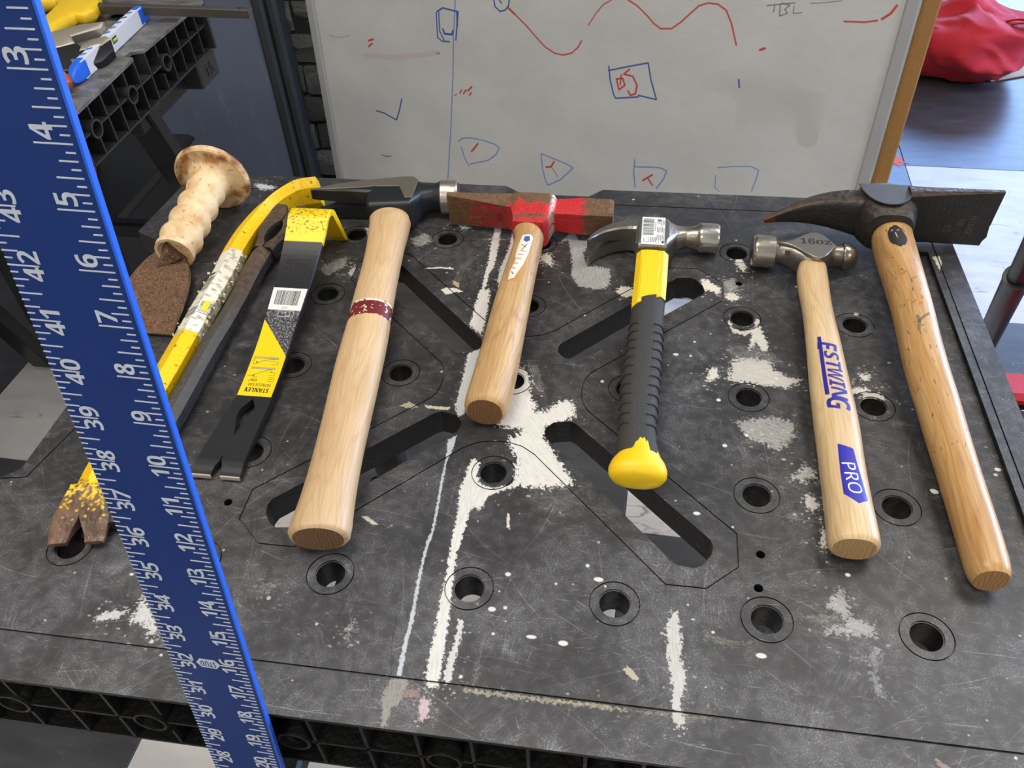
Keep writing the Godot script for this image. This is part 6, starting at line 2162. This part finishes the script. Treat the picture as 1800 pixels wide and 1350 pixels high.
# ---------------------------------------------------------------- second table and what lies on it
func second_table() -> void:
	var t := thing("folding_table", "second black plastic work table with open ribbed edge, at the left behind", "table", Vector3(-0.90, -TT, -0.66))
	var black := bumpy(mat(S(44, 44, 45), 0.5), 0.04, 18.0, 0.05, 9)
	var xe := -0.620
	var za := -0.42
	var zb := -1.000
	var top := MB.new()
	# top plate with its sockets, notched along the edge
	var comb := CSGCombiner3D.new()
	var outline := PackedVector2Array([Vector2(-1.20, za), Vector2(xe + 0.012, za), Vector2(xe - 0.0, -0.78), Vector2(xe - 0.014, -0.782), Vector2(xe - 0.014, -0.800), Vector2(xe + 0.002, -0.806), Vector2(xe + 0.008, zb), Vector2(-1.20, zb)])
	top.prism(outline, Vector3(0, -0.0060, 0), Vector3.RIGHT, Vector3(0, 0, 1), Vector3(0, 0.0060, 0), 0.0008)
	comb.free()
	var tm := mat(Color.WHITE, 0.42)
	var img := Image.create_empty(512, 512, false, Image.FORMAT_RGB8)
	var n1 := noise(200, 0.012, 4)
	var n2 := noise(201, 0.12, 3)
	for y in 512:
		for x in 512:
			var k := 0.41 + n1.get_noise_2d(x, y * 2.0) * 0.18 + n2.get_noise_2d(x, y) * 0.10
			img.set_pixel(x, y, Color(k, k * 0.985, k * 0.96))
	tm.albedo_texture = ImageTexture.create_from_image(img)
	tm.uv1_triplanar = true
	tm.uv1_scale = Vector3(3, 3, 3)
	part("top_plate", top, tm, t)
	for p in [Vector3(-0.7201, 0.0000, -0.9297), Vector3(-0.6758, 0.0000, -0.8994)]:
		var hl := MB.new()
		hl.lathe([[0.0, 0.0148], [0.0008, 0.0150], [0.0008, 0.0106], [-0.004, 0.0096], [-0.004, 0.0001]], p, Vector3.UP, 28)
		part("socket", hl, black, t)
	# ribs of the open edge: three rails, uprights, bosses
	var boss_z := [-0.642, -0.742, -0.850]
	var ends := [zb, za]
	for z in boss_z: ends.append_array([z - 0.0120, z + 0.0120])
	ends.sort()
	for k in range(0, ends.size(), 2):
		var rl := MB.new()
		rl.box(Vector3(xe - 0.014, -0.0365, (ends[k] + ends[k + 1]) * 0.5), Vector3(0.034, 0.0024, ends[k + 1] - ends[k]))
		part("skirt_rail", rl, black, t)
	var low := MB.new()
	low.box(Vector3(xe - 0.014, -0.0740, (za + zb) * 0.5), Vector3(0.034, 0.0024, za - zb))
	part("skirt_rail", low, black, t)
	var bw := MB.new()
	bw.box(Vector3(xe - 0.031, -0.040, (za + zb) * 0.5), Vector3(0.003, 0.070, za - zb))
	part("skirt_back", bw, black, t)
	for k in 19:
		var z := zb + 0.0012 + k * 0.0322
		if z > za: break
		var r := MB.new()
		var near_boss := false
		for q in boss_z: near_boss = near_boss or absf(z - q) < 0.0124
		if near_boss:
			r.box(Vector3(xe - 0.014, -0.0150, z), Vector3(0.034, 0.0190, 0.0024))
			part("rib", r, black, t)
			r = MB.new()
			r.box(Vector3(xe - 0.014, -0.0610, z), Vector3(0.034, 0.0250, 0.0024))
		else: r.box(Vector3(xe - 0.014, -0.0400, z), Vector3(0.034, 0.0690, 0.0024))
		part("rib", r, black, t)
	for p in [Vector3(xe - 0.022, -0.0365, -0.642), Vector3(xe - 0.022, -0.0365, -0.742), Vector3(xe - 0.022, -0.0365, -0.850)]:
		var r := MB.new()
		r.lathe([[-0.008, 0.0125], [0.028, 0.0125], [0.028, 0.0100], [0.002, 0.0100], [0.002, 0.0001]], p, Vector3(1, 0, 0), 26)
		part("boss", r, black, t)
	var foot := MB.new()
	foot.box(Vector3(xe - 0.014, -0.0960, -0.965), Vector3(0.036, 0.042, 0.066), 0.003)
	part("corner_block", foot, black, t)
	var ft := MB.new()
	ft.add_mesh_arrays(text_arrays("15", fontb, 0.1), Transform3D(Basis(Vector3(0, 0, -0.020), Vector3(0, 0.020, 0), Vector3(0.02, 0, 0)), Vector3(xe + 0.0045, -0.096, -0.966)))
	part("moulded_number", ft, black, t)
	var sk := MB.new()
	sk.box(Vector3(-0.90, -0.040, zb + 0.004), Vector3(0.58, 0.068, 0.006))
	sk.box(Vector3(-0.90, -0.040, za - 0.004), Vector3(0.58, 0.068, 0.006))
	part("skirt", sk, black, t)
	var steel := mat(S(26, 27, 29), 0.35, 0.2)
	for q in [[Vector3(-0.66, -0.075, -0.80), Vector3(-0.70, -TT + 0.004, -1.08)], [Vector3(-1.12, -0.075, -0.80), Vector3(-1.15, -TT + 0.004, -1.08)], [Vector3(-0.66, -0.075, -0.62), Vector3(-0.72, -TT + 0.004, -0.38)], [Vector3(-1.04, -0.075, -0.62), Vector3(-1.17, -TT + 0.004, -0.90)]]:
		var lg := MB.new()
		lg.loft([rect_ring(q[0], Vector3.RIGHT, Vector3(0, 0, 1), 0.024, 0.014, 0.003), rect_ring(q[1], Vector3.RIGHT, Vector3(0, 0, 1), 0.024, 0.014, 0.003)])
		part("leg", lg, steel, t)
	var br := MB.new()
	br.box(Vector3(-0.655, -0.105, -0.86), Vector3(0.022, 0.026, 0.17), 0.003)
	part("leg_brace", br, steel, t)
	br = MB.new()
	br.box(Vector3(-0.90, -0.315, -0.822), Vector3(0.46, 0.030, 0.022), 0.004)
	part("leg_brace", br, steel, t)
	# what stands under it
	var bin := thing("storage_bin", "black plastic bin standing under the second table", "bin", Vector3(-1.07, -TT, -1.20))
	var bb := MB.new()
	bb.box(Vector3(-1.11, -TT + 0.15, -1.18), Vector3(0.34, 0.30, 0.34), 0.012)
	part("body", bb, mat(S(40, 41, 43), 0.5), bin)
	var bl := MB.new()
	bl.box(Vector3(-1.11, -TT + 0.307, -1.18), Vector3(0.37, 0.020, 0.37), 0.008)
	part("rim", bl, mat(S(34, 35, 37), 0.45), bin)
	var rb := thing("red_box", "small red plastic box on the black bin, mostly hidden by the blue rule", "box", Vector3(-1.07, -0.42, -1.10))
	var rm := MB.new()
	rm.box(Vector3(-1.080, -0.4140, -1.085), Vector3(0.12, 0.016, 0.25), 0.004, Basis(Vector3.UP, 0.535))
	part("body", rm, mat(S(176, 62, 54), 0.5), rb)
	rm = MB.new()
	rm.box(Vector3(-1.080, -0.4020, -1.085), Vector3(0.128, 0.007, 0.258), 0.003, Basis(Vector3.UP, 0.535))
	part("rim", rm, mat(S(160, 52, 46), 0.5), rb)
	small_tools()

func small_tools() -> void:
	# torpedo level
	var a := Vector3(-0.6524, 0.0120, -0.6846)
	var z := Vector3(-0.6657, 0.0120, -0.9216)
	var t := thing("torpedo_level", "blue and white torpedo level lying on the second table", "spirit level", Vector3(a.x, 0, a.z))
	var ax := z - a
	ax.y = 0
	var len := ax.length()
	ax = ax / len
	var lat := ax.cross(Vector3.UP).normalized()
	var bs := Basis(lat, Vector3.UP, -ax)
	var white := mat(S(222, 222, 224), 0.4)
	var blue := mat(S(34, 104, 224), 0.4)
	var mid := (a + z) * 0.5
	mid.y = 0.0
	var b := MB.new()
	b.box(mid + Vector3(0, 0.0129, 0) + lat * 0.0048, Vector3(0.0017, 0.0202, len * 0.80), 0.0004, bs)
	b.box(mid + Vector3(0, 0.0129, 0) - lat * 0.0048, Vector3(0.0017, 0.0202, len * 0.80), 0.0004, bs)
	b.box(mid + Vector3(0, 0.0232, 0), Vector3(0.0115, 0.0022, len * 0.82), 0.0006, bs)
	b.box(mid + Vector3(0, 0.0020, 0), Vector3(0.0115, 0.0028, len * 0.82), 0.0006, bs)
	part("frame", b, white, t)
	b = MB.new()
	b.box(mid + Vector3(0, 0.0126, 0), Vector3(0.0073, 0.0168, len * 0.78), 0.0006, bs)
	part("core", b, blue, t)
	for k in 9:
		var w := MB.new()
		w.box(mid + ax * len * (k / 8.0 - 0.5) * 0.62 + Vector3(0, 0.0246, 0) - lat * 0.0017, Vector3(0.0084, 0.0009, 0.0039), 0.0003, bs * Basis(Vector3.UP, 0.7))
		part("stripe", w, blue, t)
	for s in [-1.0, 1.0]:
		var c := MB.new()
		var rings := []
		for q in [[0.36, 0.0063, 0.0126], [0.40, 0.0064, 0.0128], [0.46, 0.0059, 0.0112], [0.50, 0.0045, 0.0067], [0.515, 0.0028, 0.0034]]:
			rings.append(ring(mid + ax * len * s * q[0] + Vector3(0, 0.0127 - (0.0128 - q[2]) * 0.3, 0), lat, Vector3.UP, q[1], q[2] * 0.97, 5.0, 24))
		c.loft(rings)
		part("end_cap", c, blue, t)
	b = MB.new()
	b.box(mid + Vector3(0, 0.0146, 0) + lat * 0.0057, Vector3(0.0004, 0.0084, 0.0134), 0.0001, bs)
	part("vial_window", b, mat(S(30, 30, 36), 0.3), t)
	b = MB.new()
	b.cyl(mid + Vector3(0, 0.0146, 0) + lat * 0.0059 - ax * 0.0056, mid + Vector3(0, 0.0146, 0) + lat * 0.0059 + ax * 0.0056, 0.0022, 14)
	part("vial", b, mat(S(176, 190, 60), 0.1), t)
	# adjustable wrench: head towards the level
	a = Vector3(-0.7225, 0.0180, -0.7152)
	z = Vector3(-0.6721, 0.0180, -0.7586)
	t = thing("adjustable_wrench", "black adjustable wrench with bright jaws next to the level", "wrench", Vector3(a.x, 0, a.z))
	ax = (z - a).normalized()
	lat = ax.cross(Vector3.UP).normalized()
	var black := mat(S(34, 35, 38), 0.42, 0.2)
	var wr := ax * 1.25
	var wl := (lat * -1.0).rotated(ax, 0.42) * 1.30
	var wn := Vector3.UP.rotated(ax, 0.42)
	b = MB.new()
	var hd := pv([-0.16, -0.010, -0.04, -0.012, 0.000, -0.022, 0.030, -0.028, 0.062, -0.026, 0.080, -0.014, 0.082, 0.000, 0.070, -0.004, 0.052, -0.006, 0.048, 0.006, 0.020, 0.010, 0.000, 0.014, -0.04, 0.012, -0.16, 0.010])
	b.prism(hd, a - wn * 0.0090, wr, wl, wn * 0.0170, 0.002)
	part("body", b, black, t)
	b = MB.new()
	b.prism(pv([0.004, 0.010, 0.030, 0.005, 0.046, 0.006, 0.046, 0.016, 0.078, 0.018, 0.084, 0.026, 0.060, 0.030, 0.020, 0.028]), a - wn * 0.0070, wr, wl, wn * 0.0162, 0.0015)
	part("sliding_jaw", b, mat(S(166, 158, 144), 0.4, 0.6), t)
	b = MB.new()
	b.prism(pv([0.046, -0.006, 0.070, -0.006, 0.082, 0.000, 0.078, 0.006, 0.052, 0.002]), a - wn * 0.0070, wr, wl, wn * 0.0160, 0.001)
	part("fixed_jaw", b, mat(S(166, 158, 144), 0.4, 0.6), t)
	b = MB.new()
	var kn := []
	for i in 17: kn.append([i * 0.0011, 0.0062 if i % 2 else 0.0052])
	b.lathe(kn, a + ax * 0.010 + wn * 0.0060 + wl * 0.004, ax, 20)
	part("knurled_screw", b, mat(S(206, 204, 200), 0.22, 0.9), t)
	b = MB.new()
	b.cyl(a + ax * 0.045 - wl * 0.0165 + wn * 0.0070, a + ax * 0.045 - wl * 0.0165 + wn * 0.0092, 0.0028, 14, 0.0004)
	part("pivot_pin", b, mat(S(200, 196, 190), 0.25, 0.9), t)
	# saw with a yellow pistol grip and a long dark blade
	a = Vector3(-0.7424, 0.0220, -0.9146)
	z = Vector3(-0.4883, 0.0220, -0.9015)
	t = thing("hand_saw", "yellow handled saw whose long dark blade sticks out past the second table", "saw", Vector3(a.x, 0, a.z))
	ax = z - a
	len = ax.length()
	ax = ax / len
	lat = ax.cross(Vector3.UP).normalized()
	b = MB.new()
	b.box(a + ax * (len * 0.5 - 0.01) + Vector3(0, 0.0, 0), Vector3(0.0110, 0.0030, len + 0.02), 0.0006, Basis(lat, Vector3.UP, -ax))
	b.box(a + ax * (len * 0.5 - 0.01) + lat * 0.0055 + Vector3(0, -0.0050, 0), Vector3(0.0025, 0.0120, len + 0.02), 0.0005, Basis(lat, Vector3.UP, -ax))
	part("blade", b, mat(S(96, 90, 82), 0.42, 0.5), t)
	b = MB.new()
	b.cyl(a + ax * (len * 0.935) + Vector3(0, 0.0012, 0), a + ax * (len * 0.935) + Vector3(0, 0.0022, 0), 0.0022, 14)
	part("blade_hole", b, mat(S(24, 22, 20), 0.7), t)
	b = MB.new()
	var grip := [-0.7443, -0.9392, -0.7337, -0.9158, -0.7263, -0.8885, -0.7347, -0.8704, -0.7489, -0.8699, -0.7517, -0.8523, -0.7495, -0.8267, -0.7505, -0.8100, -0.7584, -0.8056, -0.7633, -0.7931, -0.7723, -0.7847, -0.8032, -0.8354, -0.7882, -0.8467, -0.7910, -0.8730, -0.7949, -0.8955, -0.8026, -0.9186, -0.8136, -0.9277, -0.8277, -0.9226, -0.8437, -0.9174, -0.8847, -0.9853, -0.8407, -1.0121, -0.7732, -0.9877]
	b.prism(pv(grip), Vector3(0, 0.0060, 0), Vector3.RIGHT, Vector3(0, 0, 1), Vector3(0, 0.0220, 0), 0.006)
	part("handle", b, mat(S(240, 198, 40), 0.45), t, 50.0)
	# screwdriver with an amber handle, its end peeping out beside the rule
	a = Vector3(-0.6693, 0.0140, -0.6706)
	t = thing("screwdriver", "amber handled screwdriver beside the blue tip of the level", "screwdriver", Vector3(a.x, 0, a.z))
	z = Vector3(-0.6445, 0.0140, -0.6652)
	ax = (z - a).normalized()
	var e := z
	b = MB.new()
	var rings := []
	for q in [[0.0, 0.0040], [-0.004, 0.0100], [-0.012, 0.0132], [-0.030, 0.0138], [-0.050, 0.0130], [-0.070, 0.0105], [-0.085, 0.0112], [-0.092, 0.0080]]:
		var r := PackedVector3Array()
		lat = ax.cross(Vector3.UP).normalized()
		for i in 36:
			var an := TAU * i / 36.0
			var rr: float = q[1] * (1.0 + 0.07 * cos(an * 6.0))
			r.append(e + ax * q[0] + lat * cos(an) * rr + Vector3.UP * sin(an) * rr)
		rings.append(r)
	b.loft(rings)
	var amber := mat(S(176, 84, 40), 0.2)
	part("handle", b, amber, t, 50.0)
	b = MB.new()
	b.cyl(e - ax * 0.09, e - ax * 0.19, 0.0032, 14)
	part("shaft", b, mat(S(180, 178, 174), 0.25, 0.9), t)

# ---------------------------------------------------------------- beyond the table
func far_things() -> void:
	var c := Vector3(1.0661, -0.6400, -2.5210)
	c.y = -TT
	var t := thing("cloth_bag", "crumpled red cloth bag with a loop handle, slumped on the floor tiles", "bag", c)
	var b := MB.new()
	var n1 := noise(300, 1.0, 1)
	var n2 := noise(301, 1.0, 1)
	var rings := []
	var M := 44
	var N := 72
	for j in M + 1:
		var v := j / float(M)
		var th := PI * lerpf(0.03, 0.97, v)
		var r := PackedVector3Array()
		for i in N:
			var ph := TAU * i / N
			var dir := Vector3(sin(th) * cos(ph), -cos(th), sin(th) * sin(ph))
			var fold := 1.0 - absf(n1.get_noise_3d(dir.x * 0.75 + 2.0, dir.y * 0.9, dir.z * 0.75)) * 2.0
			var crease := 1.0 - absf(n2.get_noise_3d(dir.x * 1.3, dir.y * 1.0 + dir.x * 0.9, dir.z * 1.3)) * 2.0
			var k := 0.88 + 0.10 * fold + 0.06 * crease * crease
			var p := Vector3(dir.x * 0.225, dir.y * 0.140, dir.z * 0.200) * k
			p.y = maxf(p.y + 0.125, 0.003)
			if dir.y > 0.2: p.y -= 0.05 * smoothstep(0.2, 1.0, dir.y) * (1.0 + cos(ph * 2.0) * 0.4)
			r.append(c + p)
		rings.append(r)
	b.loft(rings)
	var cloth := bumpy(mat(S(196, 34, 46), 0.8), 0.1, 10.0, 0.12, 23)
	cloth.rim_enabled = true
	cloth.rim = 0.3
	part("cloth", b, cloth, t, 70.0)
	for s in 2:
		b = MB.new()
		var path := PackedVector3Array()
		for i in 13:
			var u := i / 12.0
			path.append(c + Vector3(0.075 + 0.12 * u, 0.165 + 0.055 * sin(PI * u) - 0.055 * u, 0.02 + 0.03 * s + 0.06 * sin(PI * u)))
		rings = []
		for i in 13:
			var tan := (path[mini(i + 1, 12)] - path[maxi(i - 1, 0)]).normalized()
			var e := tan.cross(Vector3(0.2, 0.4, 1.0)).normalized()
			var f := e.cross(tan)
			rings.append(ring(path[i], e, f, 0.0030, 0.0140, 3.0, 12))
		b.loft(rings)
		part("strap", b, cloth, t, 60.0)
	var w := thing("wooden_board", "small tan wooden board half under the red bag", "board", c + Vector3(0.14, 0, -0.02))
	b = MB.new()
	b.box(c + Vector3(0.150, 0.0035, -0.02), Vector3(0.17, 0.006, 0.13), 0.002, Basis(Vector3.UP, 0.4))
	part("plank", b, mat(S(190, 160, 124), 0.7), w)
	var o := Vector3(0.7852, -0.7380, -1.9315)
	var st := thing("paint_star", "orange paint splash on the floor tile at the foot of the whiteboard", "paint mark", Vector3(o.x, -TT, o.z))
	b = MB.new()
	var sp := PackedVector2Array()
	for i in 14:
		var a := TAU * i / 14.0
		var r := 0.036 if i % 2 else 0.017
		sp.append(Vector2(cos(a), sin(a)) * r * (1.0 + 0.2 * sin(i * 2.3)))
	b.prism(sp, Vector3(o.x, -TT, o.z), Vector3.RIGHT, Vector3(0, 0, 1), Vector3(0, 0.0008, 0), 0.0002)
	part("splash", b, mat(S(226, 96, 62), 0.6), st)

func near_right_things() -> void:
	var p0 := Vector3(0.7525, -TT + 0.012, -1.0083)
	var p1 := Vector3(0.5784, -0.2000, -0.6676)
	var ax := (p1 - p0).normalized()
	var col := p0 + ax * (p0.distance_to(p1) - 0.035)
	var t := thing("support_pole", "black telescoping steel pole leaning beside the table's right edge", "pole", p0)
	var gloss := mat(S(15, 15, 18), 0.38, 0.1)
	var b := MB.new()
	b.lathe([[0.0, 0.0155], [0.010, 0.0165], [col.distance_to(p0) - 0.004, 0.0165], [col.distance_to(p0), 0.0158]], p0, ax, 28)
	part("outer_tube", b, gloss, t)
	b = MB.new()
	b.lathe([[-0.03, 0.0130], [0.30, 0.0130], [0.302, 0.0120]], col, ax, 28)
	part("inner_tube", b, gloss, t)
	b = MB.new()
	b.lathe([[-0.0040, 0.0166], [-0.0035, 0.0178], [0.0015, 0.0178], [0.0022, 0.0168]], col, ax, 28)
	part("collar", b, mat(S(36, 36, 38), 0.35), t)
	b = MB.new()
	b.lathe([[-0.012, 0.0170], [-0.008, 0.0200], [0.030, 0.0190], [0.034, 0.0168]], p0, ax, 24)
	part("rubber_foot", b, mat(S(24, 24, 24), 0.8), t)
	# tool bag on the floor
	var o := Vector3(0.6644, -0.4500, -0.7588)
	t = thing("tool_bag", "red and black tool bag with white stitching on the floor right of the table", "bag", Vector3(o.x + 0.16, -TT, o.z + 0.13))
	var red := mat(S(190, 40, 52), 0.6)
	var black := bumpy(mat(S(28, 28, 30), 0.75), 0.1, 12.0, 0.08)
	var hgt: float = o.y + TT
	b = MB.new()
	b.box(Vector3(o.x + 0.16, -TT + (hgt - 0.03) * 0.5, o.z + 0.16), Vector3(0.40, hgt - 0.03, 0.30), 0.02)
	part("body", b, black, t)
	b = MB.new()
	b.box(Vector3(o.x + 0.16, o.y - 0.012, o.z + 0.034), Vector3(0.42, 0.024, 0.060), 0.008)
	part("red_panel", b, red, t, 38.0, null, "red padded band")
	b = MB.new()
	b.box(Vector3(o.x + 0.16, o.y - 0.020, o.z + 0.10), Vector3(0.42, 0.022, 0.050), 0.007)
	part("black_panel", b, black, t)
	b = MB.new()
	for k in 40:
		b.box(Vector3(o.x - 0.04 + k * 0.0102, o.y - 0.0086, o.z + 0.084), Vector3(0.0068, 0.0014, 0.0016), 0.0004)
	var s := part("stitching", b, mat(S(214, 210, 206), 0.7), t)
	s.set_meta("kind", "stuff")
